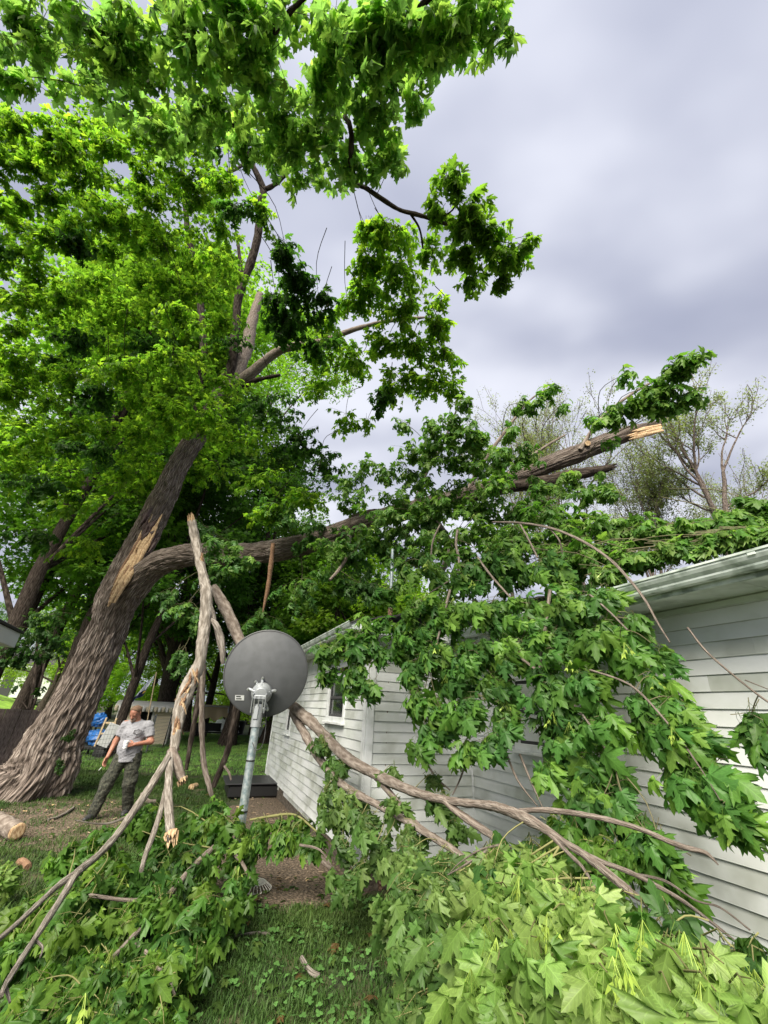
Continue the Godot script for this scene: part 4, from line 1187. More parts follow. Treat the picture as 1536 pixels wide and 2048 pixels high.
# ------------------------------------------------------------------ the fallen limb
func build_fallen_limb() -> void:
	var t := thing("fallen_limb", "huge broken maple limb lying from the torn trunk across onto the roof", "branch")
	var an := []
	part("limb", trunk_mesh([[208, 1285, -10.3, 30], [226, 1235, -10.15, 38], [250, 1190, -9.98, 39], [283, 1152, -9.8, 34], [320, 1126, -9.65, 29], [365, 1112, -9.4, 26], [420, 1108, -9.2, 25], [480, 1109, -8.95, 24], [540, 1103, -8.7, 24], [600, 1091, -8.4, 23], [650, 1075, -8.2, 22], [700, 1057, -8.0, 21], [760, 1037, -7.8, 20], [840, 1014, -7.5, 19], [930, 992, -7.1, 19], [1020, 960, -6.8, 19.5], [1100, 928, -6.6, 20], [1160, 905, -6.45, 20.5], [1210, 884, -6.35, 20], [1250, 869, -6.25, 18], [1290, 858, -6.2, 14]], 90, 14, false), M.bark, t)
	var lp := smooth_path([[320, 1124, -9.6, 28], [480, 1109, -8.95, 24], [600, 1091, -8.4, 23], [760, 1037, -7.8, 20], [930, 992, -7.1, 19], [1100, 928, -6.6, 20], [1290, 858, -6.2, 14]], 8)
	an.append(lp[0])
	var f2 := branch("fork", [[905, 1005, -7.0, 13], [950, 990, -6.9, 14], [1010, 975, -6.8, 14], [1090, 963, -6.65, 14], [1150, 950, -6.5, 13], [1195, 941, -6.45, 10], [1222, 935, -6.4, 7]], M.dark_bark, t, 20, 0.14, 8)
	an.append(f2[0])
	f2[2].set_meta("label", "darker shorter fork with a ragged black end")
	broken_end(P(1216, 936, -6.41), P(1240, 930, -6.35) - P(1210, 937, -6.42), 0.055, t, 8, 0.22, M.dark_bark, "ragged_end")
	var f3 := branch("fork", [[700, 1040, -8.0, 8], [730, 1030, -7.9, 9], [770, 1024, -7.8, 8], [800, 1030, -7.6, 6]], M.dark_bark, t, 12, 0.14, 6)
	an.append(f3[0])
	# split flat of fresh wood at the tip
	var e0 := P(1235, 880, -6.2); var e1 := P(1322, 856, -6.08)
	var dir := (e1 - e0).normalized()
	for k in 11:
		var f := k / 10.0
		var b := MB.new()
		var st := e0.lerp(e1, 0.15 + rnd(0.0, 0.3)) + Vector3.DOWN * (0.17 * (f - 0.35)) + Vector3.BACK * rnd(0.04, 0.10)
		var en := e1 + Vector3.DOWN * (0.15 * (f - 0.45)) + dir * rnd(-0.16, 0.05)
		b.tube(PackedVector3Array([st, st.lerp(en, 0.4), en]), PackedFloat32Array([0.008, 0.036, 0.02]), 5)
		part("splinter", b, M.fresh, t)
	var bk := branch("bark_lip", [[1230, 872, -6.3, 8], [1270, 858, -6.22, 9], [1322, 846, -6.1, 7]], M.limb_bark, t, 10, 0.2, 6)
	var kn := MB.new(); kn.rod(P(1172, 890, -6.32), P(1176, 886, -6.2), 0.05, 10); part("cut_knot", kn, M.fresh, t)
	# sprays that still stand up from the limb
	var ups := [
		[[830, 1010, -7.3, 5], [850, 950, -7.0, 4], [880, 900, -6.8, 3], [905, 840, -6.6, 2], [925, 790, -6.5, 1.2]],
		[[930, 990, -7.0, 5], [970, 920, -6.7, 4], [1020, 850, -6.5, 3], [1060, 800, -6.4, 2], [1100, 775, -6.4, 1]],
		[[1160, 900, -6.3, 5], [1200, 840, -6.2, 4], [1260, 790, -6.1, 3], [1330, 750, -6.0, 2], [1400, 710, -6.0, 1]],
		[[1000, 960, -6.7, 4], [1080, 900, -6.5, 3], [1130, 870, -6.4, 2]],
		[[850, 1030, -7.2, 12], [880, 1060, -6.8, 10], [900, 1100, -6.5, 8], [880, 1150, -6.3, 5]],
		[[700, 1060, -7.9, 5], [690, 1120, -7.5, 4], [660, 1160, -7.2, 3]],
	]
	for q in ups:
		var r := branch("bough", q, M.grey_bark, t, 8, 0.1, 5)
		an.append(r[0])
	var L := Leaves.new()
	for q in [[925, 800, 22, 22, 6.9, 36], [905, 840, 40, 40, 7.0, 100], [870, 900, 60, 50, 7.2, 190], [920, 910, 70, 60, 7.0, 220], [830, 950, 60, 55, 7.6, 170], [890, 985, 80, 50, 7.2, 230], [790, 1000, 55, 45, 8.0, 130], [960, 870, 40, 40, 7.0, 90], [985, 930, 60, 45, 6.8, 150], [1020, 860, 34, 34, 6.9, 60], [1045, 805, 32, 24, 6.9, 46], [1090, 775, 30, 18, 6.9, 36], [1075, 800, 30, 24, 6.9, 36], [1130, 800, 20, 16, 6.9, 18], [1060, 910, 50, 36, 6.7, 90], [1100, 970, 60, 36, 6.6, 110], [1150, 950, 40, 30, 6.5, 50], [1200, 960, 34, 24, 6.4, 40], [1180, 990, 60, 30, 6.4, 90], [1060, 1010, 80, 36, 6.5, 150], [980, 1010, 70, 36, 6.7, 130], [1210, 835, 50, 30, 6.5, 110], [1260, 800, 50, 34, 6.4, 110], [1300, 805, 36, 22, 6.4, 50], [1320, 770, 55, 30, 6.4, 120], [1360, 730, 45, 24, 6.4, 90], [1395, 705, 26, 14, 6.4, 36], [1390, 790, 40, 26, 6.4, 60], [1345, 810, 40, 24, 6.4, 60], [1255, 745, 12, 24, 6.4, 18], [700, 950, 60, 50, 8.3, 150], [800, 1060, 60, 36, 7.8, 130], [850, 1045, 60, 40, 7.8, 130], [770, 1100, 60, 40, 8.2, 120], [660, 1090, 50, 26, 7.9, 80], [730, 1060, 50, 24, 7.5, 70], [760, 940, 50, 40, 8.0, 110], [690, 1000, 60, 40, 8.0, 130], [760, 1030, 60, 30, 7.5, 110], [820, 900, 40, 50, 7.4, 90], [850, 1015, 60, 30, 7.1, 110], [870, 860, 34, 50, 7.0, 90], [930, 870, 50, 50, 6.8, 110], [1000, 955, 60, 28, 6.5, 80], [940, 1000, 60, 30, 6.8, 100], [960, 1060, 80, 36, 6.4, 150], [880, 1080, 70, 40, 6.6, 130], [1010, 1090, 70, 36, 6.0, 130], [930, 1110, 70, 36, 6.2, 120], [1100, 1020, 60, 30, 6.2, 90], [800, 840, 26, 30, 7.6, 40], [1215, 880, 26, 12, 6.6, 16]]:
		clump(L, q[0], q[1], q[2], q[3], q[4], int(q[5] * 0.9), STY.roof, an)
	for q in [[620, 1070, 70, 50, 8.6, 130], [700, 1100, 70, 55, 8.2, 190], [760, 1080, 60, 50, 8.0, 150], [810, 1110, 60, 50, 7.6, 150], [680, 1170, 70, 50, 8.2, 170], [600, 1190, 60, 50, 8.6, 130], [740, 1180, 60, 50, 7.8, 160], [560, 1020, 50, 50, 8.7, 150], [470, 1130, 55, 36, 8.6, 150], [440, 1090, 50, 34, 8.7, 120], [430, 1150, 40, 26, 8.6, 70], [400, 1045, 30, 30, 8.8, 30], [860, 1060, 50, 50, 7.2, 140], [360, 1230, 50, 44, 9.0, 100], [330, 1200, 36, 30, 9.2, 60], [350, 1330, 30, 22, 8.8, 50], [520, 1250, 60, 40, 9.0, 110]]:
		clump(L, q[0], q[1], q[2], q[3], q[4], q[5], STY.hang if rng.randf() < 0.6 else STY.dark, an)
	# heap on the roof
	for q in [[1150, 1050, 90, 40, 6.0, 220], [1240, 1050, 80, 36, 5.8, 200], [1320, 1060, 80, 34, 5.6, 200], [1410, 1050, 80, 30, 5.5, 200], [1490, 1040, 60, 28, 5.4, 150], [1200, 1100, 80, 36, 5.3, 200], [1290, 1110, 70, 28, 5.1, 160], [1380, 1090, 70, 22, 5.0, 150], [1460, 1070, 60, 20, 5.0, 120], [1520, 1060, 40, 18, 4.9, 70], [1130, 1100, 70, 40, 5.6, 150], [1230, 1140, 50, 26, 4.9, 90], [1060, 1070, 80, 44, 6.0, 200], [1520, 1010, 40, 24, 5.6, 60]]:
		clump(L, q[0], q[1], q[2], q[3], q[4], q[5], STY.roof, an)
	commit_leaves(L, t, 300, M.twig)

# ------------------------------------------------------------------ satellite dish
func build_dish() -> void:
	var foot := G(461, 1790)
	var dz := foot.z
	var ctr := P(530, 1348, -6.05)
	var t := thing("satellite_dish", "large grey round satellite dish seen from behind on a leaning steel pole", "satellite dish", foot)
	var C := ctr - foot
	# the dish looks away from the eye and up to the right
	var back := (EYE - ctr).normalized()
	var ax := (back * -1.0 + Vector3(0.10, 0.16, 0.0)).normalized()
	var px := ax.cross(Vector3.UP).normalized()
	var py := px.cross(ax)
	var R := 83.5 * depth(ctr) / F
	var xf := Transform3D(Basis(px, ax, px.cross(ax)), C)
	var prof := []
	for k in 13:
		var f := k / 12.0
		prof.append(Vector2(R * 0.985 * f, 0.13 * f * f))
	var pb := MB.new(); pb.lathe(prof, 72, xf)
	var front := []
	for k in 13:
		var f := 1.0 - k / 12.0
		front.append(Vector2(R * 0.985 * f, 0.13 * f * f + 0.006))
	pb.lathe(front, 72, xf)
	part("reflector", pb, M.dish, t)
	var rb := MB.new()
	rb.lathe([Vector2(R * 0.982, 0.120), Vector2(R * 1.0, 0.122), Vector2(R * 1.006, 0.130), Vector2(R * 1.006, 0.150), Vector2(R * 0.98, 0.150), Vector2(R * 0.978, 0.137)], 72, xf)
	part("rim", rb, M.dish_rim, t)
	# mounting head
	var at := func(x: float, y: float, off: float) -> Vector3:
		# point behind the dish, near the plane of its back
		var d := ray(x, y)
		var pl := (ctr - EYE).dot(ax) / d.dot(ax)
		return EYE + d * pl - ax * off - foot
	var hub: Vector3 = at.call(524, 1385, 0.05)
	var hb := MB.new()
	var hx := Transform3D(Basis(px, -ax, px.cross(-ax)), hub)
	hb.lathe([Vector2(0.0, 0.09), Vector2(0.075, 0.09), Vector2(0.09, 0.08), Vector2(0.105, 0.03), Vector2(0.135, 0.02), Vector2(0.14, -0.03), Vector2(0.0, -0.03)], 28, hx)
	var ho := part("mount_head", hb, M.cast, t)
	for q in [[526, 1355], [497, 1377], [551, 1380], [536, 1418], [512, 1362]]:
		var ar := MB.new()
		var e: Vector3 = at.call(q[0], q[1], 0.02)
		var mid := hub.lerp(e, 0.5) - ax * 0.03
		ar.tube(PackedVector3Array([hub, mid, e]), PackedFloat32Array([0.035, 0.026, 0.018]), 8)
		part("mount_arm", ar, M.cast, ho)
		var bo := MB.new(); bo.rod(e, e - ax * 0.04, 0.016, 8); bo.rod(e - ax * 0.04, e - ax * 0.055, 0.010, 8)
		part("bolt", bo, M.steel, ho)
	# elevation bracket with threaded rods
	var kp := MB.new()
	var topb: Vector3 = at.call(522, 1390, 0.17); var low: Vector3 = at.call(520, 1412, 0.17)
	for s in [-1.0, 1.0]:
		kp.box(topb.lerp(low, 0.45) + px * s * 0.085, Vector3(0.012, 0.23, 0.09), 0.003, Basis(px, py, px.cross(py)))
	kp.box(topb + ax * 0.04, Vector3(0.18, 0.05, 0.05), 0.006, Basis(px, py, px.cross(py)))
	kp.box(low + ax * 0.03, Vector3(0.20, 0.035, 0.07), 0.006, Basis(px, py, px.cross(py)))
	part("bracket", kp, M.cast, t)
	var rr := MB.new()
	for s in [-0.055, 0.0, 0.055]:
		rr.rod(topb + px * s - ax * 0.035, low + px * s - ax * 0.035 - py * 0.03, 0.008, 8)
		rr.rod(topb + px * s - ax * 0.035 + py * 0.01, topb + px * s - ax * 0.045 + py * 0.012, 0.018, 8)
	part("threaded_rod", rr, M.steel, t)
	var top: Vector3 = at.call(519, 1412, 0.13)
	top.y = maxf(top.y, 1.9)
	var pole := MB.new()
	pole.rod(Vector3(0, -0.05, 0), Vector3(top.x * 0.86, top.y - 0.22, top.z * 0.86), 0.052, 20)
	part("pole", pole, M.galv, t)
	var cap := MB.new()
	cap.rod(Vector3(top.x * 0.86, top.y - 0.25, top.z * 0.86), top + Vector3.UP * 0.02, 0.066, 16)
	cap.box(top + Vector3(0, -0.08, 0.06), Vector3(0.06, 0.16, 0.05), 0.006)
	part("pole_clamp", cap, M.cast, t)
	for f in [0.45, 0.76]:
		var bd := MB.new()
		var c: Vector3 = Vector3(top.x * 0.86, top.y - 0.22, top.z * 0.86) * f
		bd.rod(c - Vector3.UP * 0.008, c + Vector3.UP * 0.008, 0.056, 16); part("cable_tie", bd, M.black, t)
	var cb := MB.new()
	var cp: Vector3 = at.call(531, 1425, 0.03)
	var pts := PackedVector3Array([hub + ax * 0.02 - py * 0.1, cp, P(531, 1460, -5.9) - foot, P(524, 1492, -5.85) - foot, P(512, 1500, -5.85) - foot, P(505, 1485, -5.88) - foot])
	var cs := resample(pts, PackedFloat32Array([0.006, 0.006, 0.006, 0.006, 0.006, 0.006]), 8)
	cb.tube(cs[0], cs[1], 6); part("cable", cb, M.black, t)
	# sticker with two bars of print
	var sc: Vector3 = at.call(477, 1398, -0.035)
	var im := Image.create(64, 40, false, Image.FORMAT_RGB8); im.fill(Color(0.85, 0.86, 0.86))
	im.fill_rect(Rect2i(8, 7, 32, 9), Color(0.12, 0.12, 0.13)); im.fill_rect(Rect2i(8, 24, 38, 8), Color(0.12, 0.12, 0.13))
	im.fill_rect(Rect2i(2, 2, 60, 1), Color(0.4, 0.4, 0.42)); im.fill_rect(Rect2i(2, 37, 60, 1), Color(0.4, 0.4, 0.42))
	var sm := StandardMaterial3D.new(); sm.albedo_texture = ImageTexture.create_from_image(im); sm.roughness = 0.5
	var sb := MB.new()
	var rot := Basis(ax, -0.08)
	var hx2: Vector3 = rot * px * (9.0 * depth(ctr) / F); var hy: Vector3 = rot * py * (5.2 * depth(ctr) / F)
	# lies on the curved back: each corner on the surface
	var k0 := sb.v.size()
	for q in [[-1, -1, 0, 1], [1, -1, 1, 1], [1, 1, 1, 0], [-1, 1, 0, 0]]:
		var rel: Vector3 = sc + hx2 * q[0] + hy * q[1] - C
		rel -= ax * rel.dot(ax)
		var f2 := rel.length() / (R * 0.985)
		sb.vert(C + rel + ax * (0.13 * f2 * f2 - 0.007), Vector2(q[2], q[3]))
	sb.tri(k0, k0 + 1, k0 + 2); sb.tri(k0, k0 + 2, k0 + 3)
	part("sticker", sb, sm, t)

# ------------------------------------------------------------------ small yard things
func lump(called: String, parent: Node, at: Vector3, size: Vector3, m: Material, sd: int, folds := 0.25) -> void:
	var nz := FastNoiseLite.new(); nz.seed = sd; nz.frequency = 1.4; nz.fractal_type = FastNoiseLite.FRACTAL_RIDGED; nz.fractal_octaves = 3
	var b := MB.new(); var n := 22
	for j in n + 1:
		for i in n + 1:
			var th := PI * j / n; var ph := TAU * (i % n) / n
			var d := Vector3(sin(th) * cos(ph), cos(th), sin(th) * sin(ph))
			var q := 1.0 + folds * nz.get_noise_3dv(d * 1.2)
			var p := Vector3(d.x * size.x, d.y * size.y, d.z * size.z) * q / 2.0
			p.y = maxf(p.y, -size.y * 0.42)
			b.vert(at + p)
	for j in n:
		for i in n:
			var a := j * (n + 1) + i
			b.tri(a, a + 1, a + n + 2); b.tri(a, a + n + 2, a + n + 1)
	part(called, b, m, parent)
func ground_at(x: float, y: float) -> Vector3:
	var p := G(x, y)
	p.y = gh(p.x, p.z)
	return p
func build_yard_things() -> void:
	# woven wire fence behind the man
	var a := ground_at(120, 1532); var c := ground_at(292, 1506); var e := ground_at(352, 1486)
	for seg in [[a, c, "sagging woven wire fence with thin posts behind the standing man"], [c, e, "short run of wire fence turning back beside the playhouse"]]:
		var p0: Vector3 = seg[0]; var p1: Vector3 = seg[1]
		var l := p0.distance_to(p1)
		var f := thing("wire_fence", seg[2], "fence", p0, atan2(-(p1 - p0).z, (p1 - p0).x), "wire fence runs")
		var n := maxi(2, int(l / 1.9))
		for k in n + 1:
			var b := MB.new()
			var ln := rnd(-0.05, 0.05)
			b.rod(Vector3(l * k / n, -0.05, 0), Vector3(l * k / n + ln, 1.32 + rnd(-0.05, 0.1), ln), 0.028, 6)
			part("post", b, M.dark_bark if k % 2 else M.wire, f)
		var w := MB.new()
		for k in 9: w.rod(Vector3(0, 0.06 + k * 0.14, 0.01), Vector3(l, 0.06 + k * 0.14, 0.01), 0.004, 4)
		for k in int(l / 0.16): w.rod(Vector3(k * 0.16, 0.04, 0.015), Vector3(k * 0.16, 1.2, 0.015), 0.0035, 4)
		part("mesh_wire", w, M.wire, f)
	# child's playhouse
	var pp := ground_at(278, 1487)
	var ph := thing("playhouse", "beige clapboard playhouse with white scalloped awning roof behind the man", "playhouse", pp, 0.35)
	var pxm := 1.0 / 44.0
	var W := 2.35; var H := 1.55
	for k in 11:
		for q in [[-W / 2, -0.55], [0.35, W / 2]]:
			var b := MB.new()
			b.box(Vector3((q[0] + q[1]) / 2, 0.07 + k * 0.14, 0.6 + 0.003 * (k % 2)), Vector3(q[1] - q[0], 0.132, 0.03), 0.008)
			part("plank", b, M.beige, ph)
	for q in [[Vector3(W / 2, H / 2, 0), Vector3(0.05, H, 1.2)], [Vector3(-W / 2, H / 2, 0), Vector3(0.05, H, 1.2)], [Vector3(0, H / 2, -0.6), Vector3(W, H, 0.05)]]:
		var b := MB.new(); b.box(q[0], q[1], 0.01); part("wall", b, M.beige, ph)
	for x in [-W / 2, -0.55, 0.35, W / 2]:
		var b := MB.new(); b.box(Vector3(x, H / 2, 0.625), Vector3(0.09, H, 0.05), 0.01); part("corner_post", b, M.play_white, ph)
	var gb := MB.new()
	gb.sweep(PackedVector2Array([Vector2(0.42, H - 0.12), Vector2(W / 2 + 0.05, H - 0.12), Vector2((0.42 + W / 2) / 2, H + 0.14)]), Vector3(0, 0, 0.61), Vector3(0, 0, 0.66), Vector3.RIGHT, Vector3.UP)
	part("gable", gb, M.play_white, ph)
	var rb := MB.new()
	var rp := PackedVector2Array()
	for k in 9:
		var q := PI * k / 8.0
		rp.append(Vector2(-cos(q) * 0.86, H + 0.02 + sin(q) * 0.30))
	rb.sweep(rp, Vector3(-W / 2 - 0.18, 0, 0), Vector3(W / 2 + 0.18, 0, 0), Vector3.BACK, Vector3.UP)
	part("roof", rb, M.play_white, ph)
	for k in 16:
		var b := MB.new()
		var x := -W / 2 - 0.1 + k * (W + 0.2) / 15.0
		b.tube(PackedVector3Array([Vector3(x, H + 0.05, 0.83), Vector3(x, H - 0.05, 0.88), Vector3(x, H - 0.14, 0.88)]), PackedFloat32Array([0.085, 0.08, 0.05]), 8)
		part("scallop", b, M.play_white if k % 2 else M.beige, ph)
	var ib := MB.new(); ib.box(Vector3(-0.1, 0.7, 0.0), Vector3(0.8, 1.35, 0.05), 0.0); part("inside_shade_panel", ib, M.dark, ph)  # black panel added to colour in the shade inside the doorway
	# flag
	var fp := P(300, 1440, -19.0); var ft := P(313, 1344, -19.0)
	var fl := thing("yard_flag", "limp white and navy flag on a slim pole above the playhouse", "flag", Vector3(fp.x, 0, fp.z))
	var fb := MB.new(); fb.rod(Vector3.ZERO, ft - Vector3(fp.x, 0, fp.z), 0.022, 8); part("pole", fb, M.wood, fl)
	var im := Image.create(64, 64, false, Image.FORMAT_RGB8); im.fill(Color(0.80, 0.82, 0.86))
	im.fill_rect(Rect2i(0, 40, 64, 24), Color(0.10, 0.13, 0.26)); im.fill_rect(Rect2i(40, 0, 10, 40), Color(0.45, 0.52, 0.66)); im.fill_rect(Rect2i(12, 44, 12, 8), Color(0.80, 0.66, 0.25)); im.fill_rect(Rect2i(0, 12, 30, 5), Color(0.5, 0.56, 0.68))
	var fm := StandardMaterial3D.new(); fm.albedo_texture = ImageTexture.create_from_image(im); fm.roughness = 0.8; fm.backlight_enabled = true; fm.backlight = Color(0.4, 0.4, 0.4)
	var cb := MB.new()
	var top := ft - Vector3(fp.x, 0, fp.z) + Vector3(-0.03, -0.12, 0)
	for j in 13:
		for i in 11:
			var u := i / 10.0; var v := j / 12.0
			cb.vert(top + Vector3(-u * 0.34 - 0.25 * v * u - 0.18 * v, -0.75 * v - 0.42 * u, 0.07 * sin(u * 11.0 + v * 2.0) * (0.4 + v)), Vector2(u, v))
	for j in 12:
		for i in 10:
			var k := j * 11 + i
			cb.tri(k, k + 11, k + 12); cb.tri(k, k + 12, k + 1)
	part("cloth", cb, fm, fl)
	# tarps, ladder, board and barrow left of the man
	var t0 := thing("blue_tarp", "upper crumpled bright blue tarp beside the maple trunk", "tarp", P(198, 1442, -17.5)); lump("cloth", t0, Vector3.ZERO, Vector3(0.5, 0.45, 0.4), M.tarp, 5, 0.5)
	var tb := MB.new(); tb.rod(Vector3(-0.1, -0.1, -0.1), Vector3(-0.1, -1.1 , -0.1), 0.03, 6); tb.rod(Vector3(0.2, -0.1, -0.1), Vector3(0.2, -1.1, -0.1), 0.03, 6); part("stand", tb, M.black, t0)
	var t1 := thing("blue_tarp", "lower crumpled blue tarp bundle under the wooden ladder", "tarp", P(196, 1478, -17.3)); lump("cloth", t1, Vector3.ZERO, Vector3(0.6, 0.5, 0.5), M.tarp, 6, 0.5); lump("fold", t1, Vector3(-0.32, 0.08, 0), Vector3(0.35, 0.3, 0.3), M.tarp, 7, 0.5)
	var ba := thing("barrow", "low dark barrow carrying the lower blue tarp bundle", "barrow", P(186, 1494, -17.3))
	var bb := MB.new(); bb.box(Vector3.ZERO, Vector3(1.25, 0.10, 0.7), 0.02); part("tray", bb, M.black, ba)
	for x in [-0.45, 0.45]:
		var wb := MB.new(); wb.lathe([Vector2(0.0, -0.04), Vector2(0.2, -0.04), Vector2(0.22, 0.0), Vector2(0.2, 0.04), Vector2(0, 0.04)], 18, Transform3D(Basis(Vector3.RIGHT, PI / 2), Vector3(x, -0.18, 0.3))); part("wheel", wb, M.black, ba)
	var la := thing("wooden_ladder", "short pale wooden ladder leaning beside the blue tarps", "ladder", P(206, 1480, -17.0))
	for s in [-0.17, 0.2]:
		var b := MB.new(); b.box(Vector3(s, 0.25, 0), Vector3(0.06, 0.95, 0.05), 0.006, Basis(Vector3.BACK, -0.12)); part("rail", b, M.wood, la)
	for y in [-0.1, 0.2, 0.55]:
		var b := MB.new(); b.box(Vector3(0.03 + y * 0.12, y, 0), Vector3(0.38, 0.06, 0.04), 0.006); part("rung", b, M.wood, la)
	var wbd := thing("white_board", "white sheet of board tilted against the wire fence", "board", P(217, 1470, -16.6)); var wb2 := MB.new(); wb2.box(Vector3.ZERO, Vector3(0.36, 0.75, 0.02), 0.003, Basis(Vector3.BACK, -0.35) * Basis(Vector3.UP, 0.5)); part("sheet", wb2, M.white, wbd)
	# porch swing
	var sp := ground_at(412, 1484)
	var sw := thing("garden_swing", "garden swing with steel frame and limp tan canopy on the back lawn", "swing", sp, 0.5)
	var fr := MB.new()
	for s in [-0.85, 0.85]:
		for z in [-0.55, 0.55]:
			var q := resample(PackedVector3Array([Vector3(s, 1.75, 0), Vector3(s, 0.9, z * 0.45), Vector3(s, 0.25, z * 0.75), Vector3(s, 0.0, z * 1.2)]), PackedFloat32Array([0.03, 0.03, 0.03, 0.03]), 5)
			fr.tube(q[0], q[1], 8)
	fr.rod(Vector3(-0.85, 1.75, 0), Vector3(0.85, 1.75, 0), 0.03, 8)
	part("frame", fr, M.cast, sw)
	var cn := MB.new()
	for j in 9:
		for i in 13:
			var u := i / 12.0 * 2 - 1; var v := j / 8.0
			cn.vert(Vector3(u * 0.95, 1.82 - 0.45 * v - 0.10 * sin(u * 9.0) * v - 0.28 * v * (1.0 - u * u), -0.35 + 0.75 * v))
	for j in 8:
		for i in 12:
			var k := j * 13 + i
			cn.tri(k, k + 13, k + 14); cn.tri(k, k + 14, k + 1)
	part("canopy", cn, M.tan, sw)
	for y in 2:
		var sb := MB.new(); sb.box(Vector3(0, 0.45 + 0.25 * y, -0.1 - 0.22 * y), Vector3(1.4, 0.06 + 0.35 * y, 0.45 - 0.38 * y), 0.02); part("backrest" if y else "seat", sb, M.black, sw)
	# odds and ends at the wood's edge
	var j0 := thing("white_bundle", "white plastic bundle lying at the edge of the woods", "bundle", ground_at(445, 1468) + Vector3.UP * 0.35); lump("sheet", j0, Vector3.ZERO, Vector3(1.6, 0.9, 0.8), M.white, 12, 0.6)
	var j1 := thing("dark_bin", "dark bin lying beyond the lawn beside the white bundle", "bin", ground_at(475, 1468)); var jb := MB.new(); jb.lathe([Vector2(0, 0.85), Vector2(0.42, 0.85), Vector2(0.45, 0.8), Vector2(0.36, 0), Vector2(0, 0)], 18, Transform3D(Basis(), Vector3.ZERO)); part("body", jb, M.black, j1)
	var j2 := thing("clay_pot", "small terracotta pot at the far edge of the lawn", "pot", ground_at(459, 1474)); var jp := MB.new(); jp.lathe([Vector2(0, 0.02), Vector2(0.16, 0.0), Vector2(0.24, 0.36), Vector2(0.27, 0.36), Vector2(0.27, 0.44), Vector2(0.22, 0.44), Vector2(0.2, 0.36), Vector2(0, 0.34)], 18, Transform3D()); part("body", jp, mat(0.30, 0.12, 0.07, 0.8), j2)
	var j3 := thing("propped_board", "tilted white panel on the grass by the far house corner", "panel", ground_at(530, 1476) + Vector3.UP * 0.3); var j3b := MB.new(); j3b.box(Vector3.ZERO, Vector3(1.3, 0.62, 0.05), 0.01, Basis(Vector3.BACK, 0.22)); part("sheet", j3b, M.white, j3)
	# dark mat-covered box by the house corner
	var bx := thing("dark_platform", "low dark plastic-covered platform at the far corner of the house", "platform", ground_at(505, 1588), 0.38)
	var b1 := MB.new(); b1.box(Vector3(0, 0.14, 0), Vector3(1.25, 0.26, 1.2), 0.04); part("body", b1, M.black, bx)
	var b2 := MB.new(); b2.box(Vector3(-0.05, 0.285, 0), Vector3(1.32, 0.03, 1.28), 0.012); part("lid", b2, mat(0.035, 0.035, 0.04, 0.45), bx)
	# ribbed disc in the grass
	var rp2 := ground_at(508, 1782)
	var rd := thing("ribbed_disc", "whitish round ribbed wire guard lying at the lawn edge", "guard", rp2 + Vector3.UP * 0.03, 0.3)
	var ri := MB.new()
	for k in 26:
		var q := TAU * k / 26.0
		ri.tube(PackedVector3Array([Vector3(cos(q) * 0.03, 0.055, sin(q) * 0.03), Vector3(cos(q) * 0.12, 0.05, sin(q) * 0.12), Vector3(cos(q) * 0.19, 0.0, sin(q) * 0.19)]), PackedFloat32Array([0.004, 0.004, 0.004]), 5)
	part("ribs", ri, M.play_white, rd)
	for r in [0.03, 0.12, 0.19]:
		var rg := MB.new()
		var pts := PackedVector3Array(); var rr := PackedFloat32Array()
		for k in 29: pts.append(Vector3(cos(TAU * k / 28.0) * r, 0.05 if r < 0.15 else 0.0, sin(TAU * k / 28.0) * r)); rr.append(0.005)
		rg.tube(pts, rr, 6); part("ring", rg, M.play_white, rd)
	# cut log at the left edge
	var lg := thing("log", "thick cut maple log on the grass at the left edge, pale end facing", "log")
	var l0 := G(-90, 1600, 0.11); var l1 := G(34, 1664, 0.11)
	branch_pts("bark", resample(PackedVector3Array([l0, l0.lerp(l1, 0.4), l0.lerp(l1, 0.75), l1]), PackedFloat32Array([0.125, 0.12, 0.115, 0.11]), 6), M.grey_bark, lg, 24, 0.14)
	var ce := MB.new(); var ld := (l1 - l0).normalized()
	ce.tube(PackedVector3Array([l1 - ld * 0.01, l1 + ld * 0.012, l1 + ld * 0.02]), PackedFloat32Array([0.104, 0.10, 0.075]), 24, bark_noise, 0.02)
	part("cut_end", ce, M.fresh, lg)

